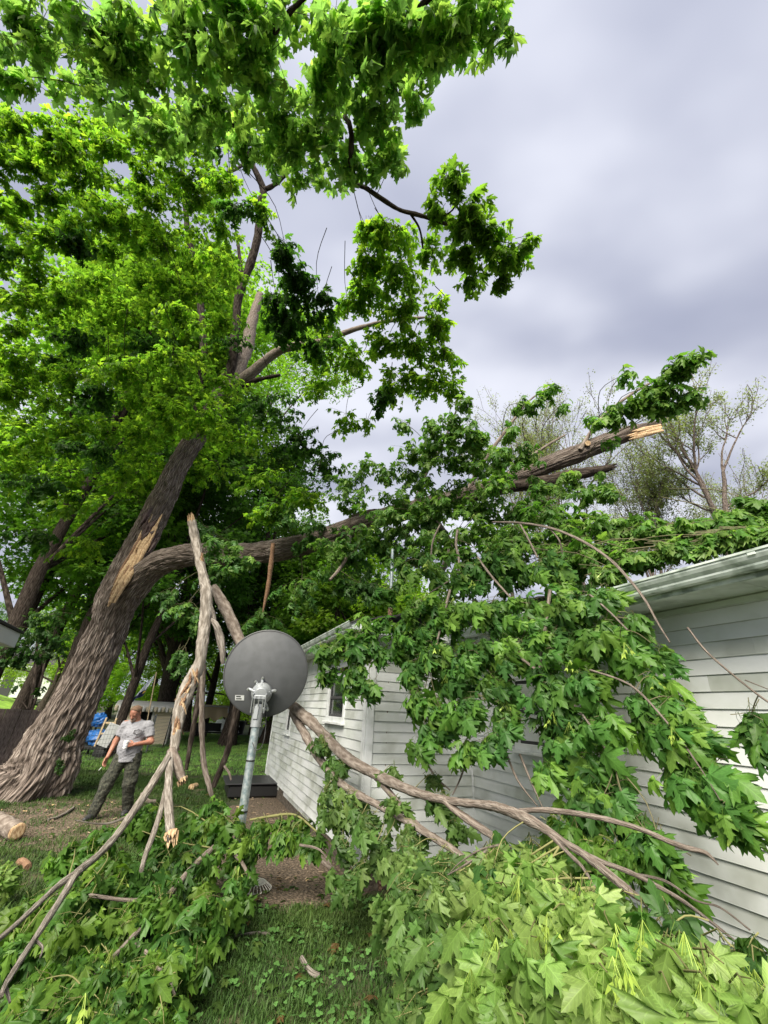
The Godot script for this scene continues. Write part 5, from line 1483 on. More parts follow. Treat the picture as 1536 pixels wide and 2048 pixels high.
# ------------------------------------------------------------------ a body as one skin
func skin(bones: Array, cell: float, k: float, planes: Array = []) -> MB:
	var lo := Vector3.ONE * 1e9; var hi := -lo
	for q in bones:
		var r := maxf(q[2], q[3]) + 2.0 * k + cell * 2.0
		for e in [q[0], q[1]]:
			lo = lo.min(e - Vector3.ONE * r); hi = hi.max(e + Vector3.ONE * r)
	var n := Vector3i(((hi - lo) / cell).ceil()) + Vector3i.ONE
	var f := PackedFloat32Array(); f.resize(n.x * n.y * n.z)
	for q in bones:
		var A: Vector3 = q[0]; var B: Vector3 = q[1]
		var ra: float = q[2]; var rb: float = q[3]
		var sq: Vector3 = q[4] if q.size() > 4 else Vector3.ONE   # squash, about the bone
		var r := maxf(ra, rb) + 4.0 * k + cell
		var l := Vector3i(((A.min(B) - Vector3.ONE * r - lo) / cell).floor()).clamp(Vector3i.ZERO, n - Vector3i.ONE)
		var h := Vector3i(((A.max(B) + Vector3.ONE * r - lo) / cell).ceil()).clamp(Vector3i.ZERO, n - Vector3i.ONE)
		var ab := B - A; var ll := maxf(ab.length_squared(), 1e-9)
		for z in range(l.z, h.z + 1):
			for y in range(l.y, h.y + 1):
				var row := (z * n.y + y) * n.x
				for x in range(l.x, h.x + 1):
					var p := lo + Vector3(x, y, z) * cell
					var t := clampf((p - A).dot(ab) / ll, 0.0, 1.0)
					var d := ((p - A - ab * t) / sq).length() - lerpf(ra, rb, t)
					if d < 4.0 * k: f[row + x] += exp(-d / k)
	for i in f.size():
		f[i] = -k * log(f[i]) if f[i] > 1e-12 else 1.0
	if planes.size():
		for z in n.z:
			for y in n.y:
				for x in n.x:
					var p := lo + Vector3(x, y, z) * cell
					var i := (z * n.y + y) * n.x + x
					for q in planes:
						var dp: float = (p - q[0]).dot(q[1])
						if q.size() > 2: dp = minf(dp, p.x * q[2] - 0.2)
						f[i] = maxf(f[i], dp)
	var b := MB.new()
	var id := PackedInt32Array(); id.resize(f.size()); id.fill(-1)
	var off := [0, 1, n.x, n.x + 1, n.x * n.y, n.x * n.y + 1, n.x * n.y + n.x, n.x * n.y + n.x + 1]
	var cor := [Vector3(0, 0, 0), Vector3(1, 0, 0), Vector3(0, 1, 0), Vector3(1, 1, 0), Vector3(0, 0, 1), Vector3(1, 0, 1), Vector3(0, 1, 1), Vector3(1, 1, 1)]
	var edges := [[0, 1], [2, 3], [4, 5], [6, 7], [0, 2], [1, 3], [4, 6], [5, 7], [0, 4], [1, 5], [2, 6], [3, 7]]
	for z in n.z - 1:
		for y in n.y - 1:
			for x in n.x - 1:
				var i := (z * n.y + y) * n.x + x
				var neg := 0
				for c in 8:
					if f[i + off[c]] < 0.0: neg += 1
				if neg == 0 or neg == 8: continue
				var s := Vector3.ZERO; var m := 0
				for e in edges:
					var fa := f[i + off[e[0]]]; var fb := f[i + off[e[1]]]
					if (fa < 0.0) != (fb < 0.0):
						s += cor[e[0]].lerp(cor[e[1]], fa / (fa - fb)); m += 1
				id[i] = b.vert(lo + (Vector3(x, y, z) + s / m) * cell)
	var sx := 1; var sy := n.x; var sz := n.x * n.y
	for z in range(1, n.z - 1):
		for y in range(1, n.y - 1):
			for x in range(1, n.x - 1):
				var i := (z * n.y + y) * n.x + x
				var a := f[i] < 0.0
				for w in [[sx, sy, sz], [sy, sz, sx], [sz, sx, sy]]:
					if a != (f[i + w[0]] < 0.0):
						var q0 := id[i - w[1] - w[2]]; var q1 := id[i - w[2]]; var q2 := id[i]; var q3 := id[i - w[1]]
						if q0 < 0 or q1 < 0 or q2 < 0 or q3 < 0: continue
						if a: b.tri(q0, q1, q2); b.tri(q0, q2, q3)
						else: b.tri(q0, q2, q1); b.tri(q0, q3, q2)
	return b
func add_to(b: MB, o: MB) -> void:
	var base := b.v.size()
	b.v.append_array(o.v); b.uv.append_array(o.uv); b.c.append_array(o.c)
	for q in o.i: b.i.append(q + base)
func hand(w: Vector3, dir: Vector3, palm: Vector3, curl: float, thumb_side: Vector3) -> Array:
	# bones of a hand: palm block, four fingers of two joints, thumb
	var bones := []
	dir = dir.normalized(); palm = (palm - dir * palm.dot(dir)).normalized()
	var side := thumb_side - dir * thumb_side.dot(dir) - palm * thumb_side.dot(palm)
	side = side.normalized()
	var kn := w + dir * 0.085
	for k in 4:
		var s := 0.030 - 0.020 * k
		bones.append([w + side * s * 0.55, kn + side * s, 0.013, 0.0115])
		var lens: float = [0.070, 0.080, 0.074, 0.058][k]
		var base := kn + side * s
		var d1 := (dir * cos(curl * 0.55) + palm * sin(curl * 0.55)).normalized()
		var m1 := base + d1 * lens * 0.48
		var d2 := (dir * cos(curl * 1.5) + palm * sin(curl * 1.5)).normalized()
		var m2 := m1 + d2 * lens * 0.32
		var d3 := (dir * cos(curl * 2.1) + palm * sin(curl * 2.1)).normalized()
		bones.append([base, m1, 0.0095, 0.0088]); bones.append([m1, m2, 0.0088, 0.0082]); bones.append([m2, m2 + d3 * lens * 0.24, 0.008, 0.007])
	var tb := w + side * 0.022 + dir * 0.02
	var t1 := tb + (side * 0.75 + dir * 0.55 + palm * 0.35).normalized() * 0.042
	var t2 := t1 + (side * 0.25 + dir * 0.75 + palm * 0.65).normalized() * 0.032
	bones.append([tb, t1, 0.015, 0.011]); bones.append([t1, t2, 0.0105, 0.0085])
	return bones
func build_person() -> void:
	var at := Vector3.ZERO
	var g := G(222, 1636); at = Vector3(g.x, gh(g.x, g.z) + 0.02, g.z)
	var man := thing("person", "man in grey t-shirt and camouflage trousers looking down, holding a white cup", "person", at, 0.12)
	man.scale = Vector3(1.1, 1.0, 1.08)
	var V := func(x: float, y: float, z: float) -> Vector3: return Vector3(x, y, z)
	var skinm := tri_tex(mat(0.40, 0.19, 0.13, 0.5), ntex(0.03, [Color(0.85, 0.8, 0.78), Color(1, 1, 1)], [0.3, 0.7], 121), 3.0)
	skinm.subsurf_scatter_enabled = true; skinm.subsurf_scatter_strength = 0.1
	# joints
	var shR: Vector3 = V.call(-0.185, 1.45, 0.0); var elR: Vector3 = V.call(-0.275, 1.17, -0.02); var wrR: Vector3 = V.call(-0.300, 0.915, 0.075)
	var shL: Vector3 = V.call(0.195, 1.455, -0.01); var elL: Vector3 = V.call(0.305, 1.185, 0.01); var wrL: Vector3 = V.call(0.115, 1.145, 0.205)
	var hipR: Vector3 = V.call(-0.095, 0.92, 0.01); var knR: Vector3 = V.call(-0.165, 0.50, 0.13); var anR: Vector3 = V.call(-0.225, 0.09, 0.16)
	var hipL: Vector3 = V.call(0.095, 0.92, 0.0); var knL: Vector3 = V.call(0.13, 0.50, 0.0); var anL: Vector3 = V.call(0.15, 0.10, -0.17)
	var hd: Vector3 = V.call(-0.045, 1.655, 0.095)
	var body := skin([
		[V.call(0, 0.95, 0), V.call(0, 1.15, 0.03), 0.135, 0.14, Vector3(1.1, 1, 0.85)], [V.call(0, 1.15, 0.03), V.call(0, 1.38, 0.0), 0.14, 0.13, Vector3(1.1, 1, 0.85)], [shR, shL, 0.075, 0.075], [V.call(0, 1.46, 0), V.call(-0.025, 1.585, 0.055), 0.068, 0.062],
		[shR, elR, 0.058, 0.045], [elR, wrR, 0.046, 0.030], [shL, elL, 0.058, 0.045], [elL, wrL, 0.047, 0.030],
		[hipR, knR, 0.085, 0.06], [knR, anR, 0.058, 0.04], [hipL, knL, 0.085, 0.06], [knL, anL, 0.058, 0.04],
		[hd, hd + Vector3(0, -0.03, 0.0), 0.07, 0.06],
	], 0.015, 0.014)
	# head, tilted down
	var hb := Basis(Vector3.RIGHT, 0.6) * Basis(Vector3.UP, -0.15)
	var H := func(x: float, y: float, z: float) -> Vector3: return hd + hb * Vector3(x, y, z)
	var head := skin([
		[H.call(0, 0.035, -0.02), H.call(0, 0.04, 0.015), 0.083, 0.078, Vector3(0.92, 1.0, 1.0)], [H.call(0, -0.03, 0.02), H.call(0, -0.075, 0.045), 0.066, 0.045], [H.call(0, -0.10, 0.062), H.call(0, -0.098, 0.068), 0.022, 0.02],
		[H.call(0, 0.012, 0.088), H.call(0, -0.032, 0.112), 0.009, 0.014], [H.call(-0.012, -0.036, 0.098), H.call(0.012, -0.036, 0.098), 0.010, 0.010],
		[H.call(-0.042, 0.022, 0.080), H.call(0.042, 0.022, 0.080), 0.012, 0.012], [H.call(-0.042, -0.025, 0.062), H.call(-0.03, -0.02, 0.07), 0.02, 0.018], [H.call(0.042, -0.025, 0.062), H.call(0.03, -0.02, 0.07), 0.02, 0.018],
		[H.call(-0.02, -0.066, 0.088), H.call(0.02, -0.066, 0.088), 0.008, 0.008], [H.call(-0.082, 0.02, -0.012), H.call(-0.084, -0.025, -0.006), 0.016, 0.011, Vector3(0.5, 1, 1)], [H.call(0.082, 0.02, -0.012), H.call(0.084, -0.025, -0.006), 0.016, 0.011, Vector3(0.5, 1, 1)],
		[H.call(0, -0.06, -0.02), V.call(-0.02, 1.55, 0.04), 0.058, 0.062],
	], 0.005, 0.006)
	add_to(body, head)
	add_to(body, skin(hand(wrR, Vector3(-0.1, -0.95, 0.25), Vector3(0.8, 0, 0.3), 0.45, Vector3(0, 0, 1)), 0.0045, 0.003))
	var cup_c: Vector3 = V.call(0.0, 1.135, 0.255)
	add_to(body, skin(hand(wrL, Vector3(-0.85, -0.05, 0.45), Vector3(-0.45, 0.0, -0.85), 0.62, Vector3(0, 1, 0)), 0.0045, 0.003))
	part("body", body, skinm, man)
	for s in [-1.0, 1.0]:
		var eb := MB.new()
		eb.lathe([Vector2(0, 0.008), Vector2(0.007, 0.006), Vector2(0.0095, 0), Vector2(0.007, -0.006), Vector2(0, -0.008)], 10, Transform3D(Basis(), H.call(s * 0.031, 0.004, 0.079)))
		part("eye", eb, mat(0.06, 0.05, 0.045, 0.3), man)
	var hairm := tri_tex(mat(0.20, 0.14, 0.10, 0.9), ntex(0.05, [Color(0.6, 0.55, 0.5), Color(1, 0.95, 0.9)], [0.3, 0.7], 122), 6.0)
	var hair := skin([[H.call(0, 0.045, -0.03), H.call(0, 0.062, 0.012), 0.087, 0.078, Vector3(0.95, 1, 1)], [H.call(0, 0.0, -0.05), H.call(0, 0.03, -0.04), 0.07, 0.078]], 0.006, 0.006, [[H.call(0, 0.062, 0.035), hb * Vector3(0, -0.5, 0.86)], [H.call(0, -0.045, -0.05), hb * Vector3(0, -1, 0.1)]])
	part("hair", hair, hairm, man)
	var beard := skin([[H.call(-0.035, -0.07, 0.065), H.call(0, -0.10, 0.085), 0.018, 0.024], [H.call(0.035, -0.07, 0.065), H.call(0, -0.10, 0.085), 0.018, 0.024], [H.call(-0.022, -0.055, 0.092), H.call(0.022, -0.055, 0.092), 0.008, 0.008], [H.call(0, -0.10, 0.085), H.call(0, -0.128, 0.085), 0.022, 0.012]], 0.005, 0.005)
	part("beard", beard, mat(0.27, 0.19, 0.15, 0.95), man)
	# shirt
	var shm := tri_tex(mat(0.27, 0.27, 0.30, 0.9), ntex(0.05, [Color(0.9, 0.9, 0.9), Color(1, 1, 1)], [0.3, 0.7], 123), 4.0, ntex(0.006, [], [], 124), 2.0)
	shm.rim_enabled = true; shm.rim = 0.3
	var slR := shR.lerp(elR, 0.66); var slL := shL.lerp(elL, 0.66)
	var shirt := skin([
		[V.call(0.0, 0.76, 0.012), V.call(0.0, 1.10, 0.045), 0.158, 0.165, Vector3(1.1, 1, 0.82)], [V.call(0.0, 1.10, 0.045), V.call(0.0, 1.36, 0.012), 0.165, 0.150, Vector3(1.12, 1, 0.82)], [shR + Vector3(0.03, -0.005, 0), shL + Vector3(-0.03, -0.005, 0), 0.083, 0.083], [V.call(-0.005, 1.44, 0), V.call(-0.012, 1.53, 0.02), 0.09, 0.076],
		[shR, slR, 0.075, 0.075], [shL, slL, 0.075, 0.075], [V.call(-0.07, 1.30, 0.08), V.call(0.07, 1.30, 0.08), 0.09, 0.09],
	], 0.013, 0.016, [[V.call(0, 0.845, 0), Vector3(0.06, -1, 0)], [slR + (elR - slR) * 0.1, (elR - shR).normalized(), -1.0], [slL + (elL - slL) * 0.1, (elL - shL).normalized(), 1.0], [V.call(-0.018, 1.535, 0.03), Vector3(-0.1, 0.9, 0.35)]])
	# wrinkles
	var wn := FastNoiseLite.new(); wn.seed = 77; wn.frequency = 5.0
	for q in shirt.v.size():
		var p := shirt.v[q]
		var dd := Vector3(p.x, 0, p.z - 0.02).normalized()
		shirt.v[q] = p + dd * 0.010 * wn.get_noise_3d(p.x * 0.8 + p.y * 0.5, p.y * 1.6, p.z)
	var so := part("shirt", shirt, shm, man)
	# outline badge on the chest: a lozenge with a bar across it
	var eb2 := MB.new()
	var bc: Vector3 = V.call(0.095, 1.345, 0.0)
	var badge := func(x: float, y: float) -> Vector3:
		# on the shirt's front
		var p := Vector3(bc.x + x, bc.y + y, 0.0)
		var best := 0.12
		for q in shirt.v:
			if absf(q.x - p.x) < 0.014 and absf(q.y - p.y) < 0.014 and q.z > best: best = q.z
		return Vector3(p.x, p.y, best + 0.005)
	var loz := [[0, 0.045], [0.018, 0.030], [0.052, 0.028], [0.052, -0.024], [0.018, -0.028], [0, -0.045], [-0.018, -0.028], [-0.052, -0.024], [-0.052, 0.028], [-0.018, 0.030], [0, 0.045]]
	for k in 10:
		eb2.rod(badge.call(loz[k][0], loz[k][1]), badge.call(loz[k + 1][0], loz[k + 1][1]), 0.0042, 4)
	for y in [0.012, -0.010]: eb2.rod(badge.call(-0.05, y), badge.call(0.05, y), 0.003, 4)
	part("badge", eb2, mat(0.03, 0.025, 0.025, 0.8), so)
	# trousers
	var cam := StandardMaterial3D.new()
	var ct := ntex(0.018, [Color(0.13, 0.135, 0.12), Color(0.21, 0.225, 0.185), Color(0.31, 0.31, 0.265), Color(0.17, 0.165, 0.15)], [0.0, 0.42, 0.55, 0.68], 131, 512, FastNoiseLite.TYPE_SIMPLEX_SMOOTH, FastNoiseLite.FRACTAL_FBM, 3)
	ct.color_ramp.interpolation_mode = Gradient.GRADIENT_INTERPOLATE_CONSTANT
	cam.roughness = 0.95
	tri_tex(cam, ct, 2.0, ntex(0.008, [], [], 132), 2.5, false)
	var pants := skin([
		[V.call(-0.06, 0.95, 0), V.call(0.06, 0.95, 0), 0.142, 0.142, Vector3(1, 1, 0.9)], [hipR, knR, 0.118, 0.092], [knR, anR + Vector3(0, 0.02, 0), 0.092, 0.082], [hipL, knL, 0.118, 0.092], [knL, anL + Vector3(0, 0.02, 0), 0.092, 0.082],
		[hipR.lerp(knR, 0.7) + Vector3(-0.075, 0, 0), hipR.lerp(knR, 0.9) + Vector3(-0.07, 0, 0), 0.05, 0.05], [hipL.lerp(knL, 0.7) + Vector3(0.075, 0, 0), hipL.lerp(knL, 0.9) + Vector3(0.07, 0, 0), 0.05, 0.05],
	], 0.014, 0.014, [[V.call(0, 1.04, 0), Vector3.UP], [V.call(0, 0.045, 0), Vector3.DOWN]])
	for q in pants.v.size():
		var p := pants.v[q]
		pants.v[q] = p + Vector3(1, 0, 1) * 0.014 * wn.get_noise_3d(p.x, p.y * 1.8 + 9, p.z)
	part("trousers", pants, cam, man)
	for q in [[anR, Vector3(-0.12, 0, 0.99)], [anL, Vector3(0.12, 0, 0.99)]]:
		var f: Vector3 = q[0]; var d: Vector3 = q[1]
		var sb := skin([[Vector3(f.x, f.y - 0.04, f.z) - d * 0.05, Vector3(f.x, f.y - 0.045, f.z) + d * 0.11, 0.046, 0.042], [Vector3(f.x, f.y - 0.05, f.z) + d * 0.11, Vector3(f.x, f.y - 0.055, f.z) + d * 0.19, 0.04, 0.034], [f, f + Vector3(0, -0.04, 0), 0.05, 0.05]], 0.010, 0.01, [[Vector3(0, f.y - 0.092, 0), Vector3.DOWN]])
		part("shoe", sb, mat(0.03, 0.03, 0.033, 0.6), man)
	# cup in the left hand
	var cup := thing("cup", "white printed cup held in the man's left hand", "cup", man.transform * (cup_c + Vector3(0.0, -0.055, 0.0)), 0.12)
	var cm := MB.new()
	cm.lathe([Vector2(0, 0), Vector2(0.033, 0), Vector2(0.036, 0.004), Vector2(0.044, 0.115), Vector2(0.047, 0.118), Vector2(0.044, 0.121), Vector2(0.041, 0.115), Vector2(0.031, 0.008), Vector2(0, 0.008)], 24, Transform3D())
	part("body", cm, M.white, cup)
	for y in [0.035, 0.085]:
		var rg := MB.new(); var rr: float = 0.0364 + 0.0082 * (y - 0.004) / 0.111
		rg.lathe([Vector2(rr, y - 0.003), Vector2(rr + 0.0008, y), Vector2(rr, y + 0.003)], 24, Transform3D()); part("printed_band", rg, mat(0.2, 0.22, 0.35, 0.5), cup)
	var cg := thing("cigarette", "tiny white cigarette between the man's right fingers", "cigarette", man.transform * (wrR + Vector3(-0.02, -0.15, 0.06)))
	var cgb := MB.new(); cgb.rod(Vector3.ZERO, Vector3(-0.02, -0.05, 0.02), 0.004, 8); part("paper", cgb, M.white, cg)

# ------------------------------------------------------------------ broken branches
func build_broken_branches() -> void:
	# dead pale branch hanging from the limb
	var t := thing("hanging_dead_branch", "pale dead branch with peeling bark hanging from the fallen limb", "branch")
	branch("stem", [[383, 1042, 8.6, 8], [390, 1075, 8.5, 8.5], [397, 1110, 8.3, 9], [406, 1150, 8.0, 10], [413, 1185, 7.8, 12], [411, 1240, 7.6, 12.5], [404, 1290, 7.4, 12], [398, 1330, 7.3, 13], [378, 1372, 7.15, 15], [362, 1415, 7.0, 15], [355, 1450, 6.9, 12], [350, 1490, 6.8, 10.5], [342, 1525, 6.7, 11]], M.pale_bark, t, 18, 0.22, 8)
	broken_end(P(383, 1046, 8.6), P(379, 1015, 8.6) - P(385, 1060, 8.6), 0.075, t, 10, 0.24)
	for q in [[392, 1335, 1385, 372, 14], [380, 1360, 1420, 360, 13], [372, 1385, 1440, 356, 12], [358, 1430, 1480, 349, 9], [404, 1100, 1128, 402, 6]]:
		for k in 12:
			var b := MB.new()
			var f := rng.randf()
			var r := lerpf(7.2, 6.85, clampf((q[1] - 1330.0) / 130.0, 0, 1)) if q[1] > 1200 else 8.25
			var p := P(lerpf(q[0], q[3], f) + rnd(-0.6, 0.6) * q[4], lerpf(q[1], q[2], f), r - 0.12); var e := P(lerpf(q[0], q[3], f + 0.25) + rnd(-0.5, 0.5) * q[4], lerpf(q[1], q[2], f + 0.3), r - 0.12)
			e = p + (e - p) * 2.0
			b.tube(PackedVector3Array([p, p.lerp(e, 0.3), p.lerp(e, 0.7), e]), PackedFloat32Array([0.004, 0.022, 0.02, 0.004]), 5)
			part("bare_wood", b, M.raw if k % 3 else M.fresh, t)
	branch("stub", [[342, 1500, 6.75, 10], [352, 1525, 6.65, 11], [360, 1548, 6.6, 9.5], [366, 1562, 6.55, 8.5]], M.grey_bark, t, 14, 0.1, 5)
	broken_end(P(366, 1562, 6.55), P(369, 1572, 6.52) - P(364, 1555, 6.57), 0.06, t, 10, 0.06)
	branch("fork", [[340, 1510, 6.7, 9], [337, 1560, 6.35, 8.5], [337, 1610, 5.9, 9], [340, 1650, 5.5, 10], [343, 1676, 5.3, 10]], M.pale_bark, t, 16, 0.14, 6)
	broken_end(P(342.5, 1672, 5.32), P(342, 1706, 5.2) - P(342, 1670, 5.32), 0.062, t, 14, 0.11)
	branch("loose_strip", [[420, 1238, 7.6, 4], [432, 1250, 7.5, 6], [441, 1272, 7.45, 6.5], [445, 1300, 7.4, 6], [446, 1328, 7.4, 4]], M.pale_bark, t, 12, 0.2, 6)
	branch("loose_strip", [[413, 1190, 7.7, 5], [424, 1225, 7.65, 6], [430, 1250, 7.6, 5], [440, 1300, 7.5, 2]], M.pale_bark, t, 9, 0.25, 6)
	# long grey stick propped against it
	var s := thing("long_grey_stick", "long forked lichen-grey stick sloping down to the lower left corner", "branch")
	branch("stem", [[336, 1515, 6.6, 7], [315, 1550, 6.4, 8.5], [290, 1590, 6.1, 9], [262, 1630, 5.75, 9], [232, 1672, 5.4, 8.5], [195, 1712, 5.05, 8.5], [155, 1745, 4.75, 10], [130, 1785, 4.5, 8.5], [88, 1850, 4.1, 8], [45, 1915, 3.75, 8], [12, 1968, 3.5, 8], [3, 1990, 3.4, 6]], M.pale_bark, s, 16, 0.10, 7)
	branch("fork", [[160, 1742, 4.75, 8], [120, 1768, 4.6, 7.5], [85, 1800, 4.4, 7], [40, 1842, 4.2, 7], [-10, 1885, 4.0, 7], [-60, 1925, 3.8, 6]], M.pale_bark, s, 14, 0.10, 7)
	branch("twig", [[265, 1628, 5.75, 3], [225, 1645, 5.7, 2.5], [190, 1647, 5.7, 1.8], [150, 1640, 5.7, 1.2]], M.pale_bark, s, 8, 0.1, 5)
	branch("twig", [[70, 1880, 3.95, 4], [85, 1895, 3.9, 3], [80, 1915, 3.85, 2]], M.pale_bark, s, 8, 0.1, 5)
	branch("twig", [[10, 1970, 3.5, 5], [16, 1990, 3.48, 4], [20, 2005, 3.45, 3]], M.pale_bark, s, 8, 0.1, 5)
	var s2 := thing("grey_stick", "short mossy grey stick standing in the left leaf pile behind the split fork", "branch")
	branch("stem", [[332, 1575, 6.4, 5], [322, 1620, 6.0, 6], [308, 1665, 5.6, 6.5], [293, 1705, 5.3, 6], [283, 1740, 5.0, 5]], M.pale_bark, s2, 12, 0.2, 6)
	# props between swing and dish
	for q in [["dark stick leaning between the dish pole and the swing", [[478, 1380, 8.2, 7], [470, 1430, 8.2, 7.5], [458, 1490, 8.2, 7], [443, 1535, 8.2, 6.5], [426, 1575, 8.2, 5.5]], M.dark_bark], ["grey upright stick standing left of the dark leaning one", [[407, 1330, 7.8, 6], [404, 1400, 7.8, 6], [404, 1470, 7.8, 6], [408, 1530, 7.8, 6], [418, 1570, 7.7, 6], [424, 1592, 7.7, 4]], M.grey_bark], ["thin dark stick close behind the pale hanging branch", [[402, 1360, 8.4, 6], [393, 1420, 8.4, 6], [382, 1480, 8.4, 5.5], [372, 1540, 8.4, 4]], M.dark_bark]]:
		var o := thing("upright_stick", q[0], "branch", Vector3.ZERO, 0.0)
		var r := branch("stem", q[1], q[2], o, 12, 0.15, 6)
		if q[2] == M.dark_bark and q[1].size() == 5: branch("twig", [[447, 1530, 8.2, 3], [458, 1545, 8.1, 2.5], [462, 1560, 8.1, 2]], M.grey_bark, o, 7, 0.1, 4)
	# hanging splinter of red wood
	var sp := thing("hanging_splinter", "thin orange-brown splinter of wood dangling from the fallen limb", "splinter")
	branch("wood", [[546, 1086, 8.5, 4.5], [543, 1120, 8.5, 4.8], [538, 1160, 8.5, 4.6], [532, 1195, 8.5, 4], [526, 1224, 8.5, 1.5]], M.raw, sp, 8, 0.3, 6)
	# the long bough that leans from behind the dish over to the right
	var b := thing("leaning_bough", "long grey bough reaching from behind the dish to the lower right corner", "branch")
	var an := []
	var rows := [
		[[426, 1172, 8.4, 8], [442, 1200, 8.3, 11], [462, 1240, 8.1, 12], [482, 1285, 7.9, 12], [520, 1345, 7.4, 11], [560, 1390, 7.0, 10.5], [595, 1420, 6.7, 11], [618, 1440, 6.5, 12], [640, 1462, 6.3, 10.5], [672, 1495, 6.0, 11], [705, 1524, 5.7, 11.5], [745, 1545, 5.4, 11], [790, 1568, 5.05, 10.5], [840, 1588, 4.7, 9.5], [880, 1598, 4.4, 9], [920, 1605, 4.15, 9], [960, 1609, 3.95, 9], [1000, 1616, 3.75, 10], [1040, 1632, 3.55, 11], [1085, 1655, 3.35, 10], [1130, 1685, 3.2, 9.5], [1180, 1718, 3.05, 9], [1225, 1755, 2.9, 8], [1270, 1790, 2.8, 7], [1325, 1826, 2.7, 5]],
		[[585, 1424, 6.9, 8], [605, 1460, 6.6, 9], [628, 1500, 6.3, 9], [660, 1545, 6.0, 9], [700, 1580, 5.6, 8.5], [758, 1611, 5.2, 8], [810, 1640, 4.9, 8], [869, 1676, 4.6, 8], [915, 1706, 4.4, 7], [960, 1745, 4.2, 5]],
		[[745, 1545, 5.4, 7], [775, 1580, 5.2, 6.5], [801, 1611, 5.0, 6], [831, 1646, 4.85, 6], [870, 1680, 4.7, 5]],
		[[890, 1602, 4.3, 8], [915, 1624, 4.2, 8], [945, 1645, 4.1, 8.5], [985, 1672, 4.0, 8], [1020, 1700, 3.9, 6]],
		[[1040, 1622, 3.6, 5], [1080, 1620, 3.5, 6], [1130, 1624, 3.4, 6], [1180, 1632, 3.3, 6], [1230, 1643, 3.25, 6], [1285, 1660, 3.2, 6], [1340, 1684, 3.15, 6.5], [1375, 1696, 3.1, 6], [1412, 1706, 3.1, 5], [1437, 1730, 3.1, 1.5]],
		[[1150, 1698, 3.15, 5], [1200, 1722, 3.0, 6], [1260, 1745, 2.9, 5.5], [1320, 1775, 2.8, 5], [1370, 1805, 2.7, 4.5], [1430, 1850, 2.55, 4], [1480, 1890, 2.45, 3.5], [1560, 1950, 2.3, 3]],
		[[1270, 1748, 2.9, 3], [1330, 1762, 2.8, 3], [1390, 1800, 2.7, 2.5], [1440, 1815, 2.65, 2.5], [1500, 1860, 2.6, 2]],
		[[1085, 1655, 3.35, 5], [1140, 1710, 3.1, 4.5], [1165, 1735, 3.0, 4], [1190, 1775, 2.9, 3]],
	]
	for q in rows:
		var r := branch("bough" if q.size() > 8 else "fork", q, M.grey_bark, b, 14, 0.09, 6)
		an.append(r[0])
	for q in [[[1000, 1690, 3.6], [960, 1700, 3.5], [920, 1725, 3.4], [900, 1745, 3.35]], [[975, 1700, 3.5], [930, 1730, 3.4], [895, 1750, 3.3]], [[1030, 1930, 2.6], [1010, 1990, 2.5], [985, 2048, 2.4]], [[1310, 1945, 2.2], [1290, 1990, 2.2], [1270, 2048, 2.15]], [[1230, 1910, 2.5], [1180, 1935, 2.5], [1150, 1990, 2.4]], [[600, 1690, 5.6], [640, 1700, 5.4], [668, 1740, 5.2]], [[840, 1500, 5.4], [868, 1550, 5.2], [900, 1580, 5.0]], [[930, 1500, 5.2], [925, 1545, 5.0], [905, 1590, 4.8]], [[1010, 1500, 4.6], [1035, 1560, 4.2], [1075, 1612, 3.8]], [[1040, 1510, 4.4], [1065, 1570, 4.0], [1085, 1615, 3.6]], [[850, 1740, 4.2], [800, 1735, 4.3], [770, 1760, 4.4]]]:
		var rr := []
		for k in q.size(): rr.append([q[k][0], q[k][1], q[k][2], 3.0 - 0.8 * k])
		branch("twig", rr, M.grey_bark, b, 7, 0.08, 5)
	# leaves that hang off it near the house
	var L := Leaves.new()
	for q in [[650, 1490, 30, 40, 6.0, 60], [640, 1470, 20, 16, 6.0, 18], [680, 1525, 30, 24, 5.7, 40], [660, 1580, 36, 40, 5.7, 80], [700, 1600, 40, 40, 5.4, 80], [655, 1630, 26, 40, 5.5, 46], [685, 1700, 36, 46, 5.2, 60], [735, 1640, 40, 40, 5.0, 70], [785, 1600, 36, 30, 4.9, 50], [760, 1690, 30, 30, 4.9, 36], [885, 1590, 50, 30, 4.5, 60], [910, 1640, 40, 16, 4.4, 24], [870, 1545, 20, 20, 4.9, 18], [780, 1530, 16, 12, 5.2, 10], [820, 1650, 36, 30, 4.6, 40], [700, 1760, 40, 30, 4.9, 40]]:
		clump(L, q[0], q[1], q[2], q[3], q[4] + 0.1, int(q[5] * 0.5), STY.wilt, an)
		fans(L, q[0], q[1], q[2], q[3], q[4], maxi(1, int(q[5] / 16.0)), 7, STY.wilt)
	# the pale heap in the near right corner
	for q in [[1000, 1700, 60, 40, 3.35, 70], [1070, 1690, 60, 36, 3.2, 70], [1060, 1760, 100, 60, 2.75, 150], [980, 1770, 60, 50, 3.05, 90], [1150, 1790, 80, 60, 2.55, 110], [1240, 1830, 80, 60, 2.35, 100], [1010, 1840, 110, 70, 2.6, 150], [1120, 1880, 110, 80, 2.35, 140], [1330, 1870, 80, 60, 2.15, 90], [1420, 1900, 80, 60, 2.0, 80], [1500, 1940, 60, 60, 1.95, 60], [1240, 1930, 100, 70, 2.15, 110], [1360, 1980, 110, 70, 1.95, 100], [950, 1880, 60, 60, 2.85, 80], [1150, 1990, 120, 60, 2.25, 120], [1480, 2030, 80, 50, 1.85, 60], [1000, 1960, 110, 70, 2.5, 130], [1300, 2060, 150, 50, 2.0, 90], [1080, 2060, 120, 40, 2.3, 80]]:
		clump(L, q[0], q[1], q[2], q[3], q[4] + 0.35, int(q[5] * 0.35), STY.wilt if rng.randf() < 0.5 else STY.dark, an)  # darker leaf colours set behind, painting shadow gaps into the heap
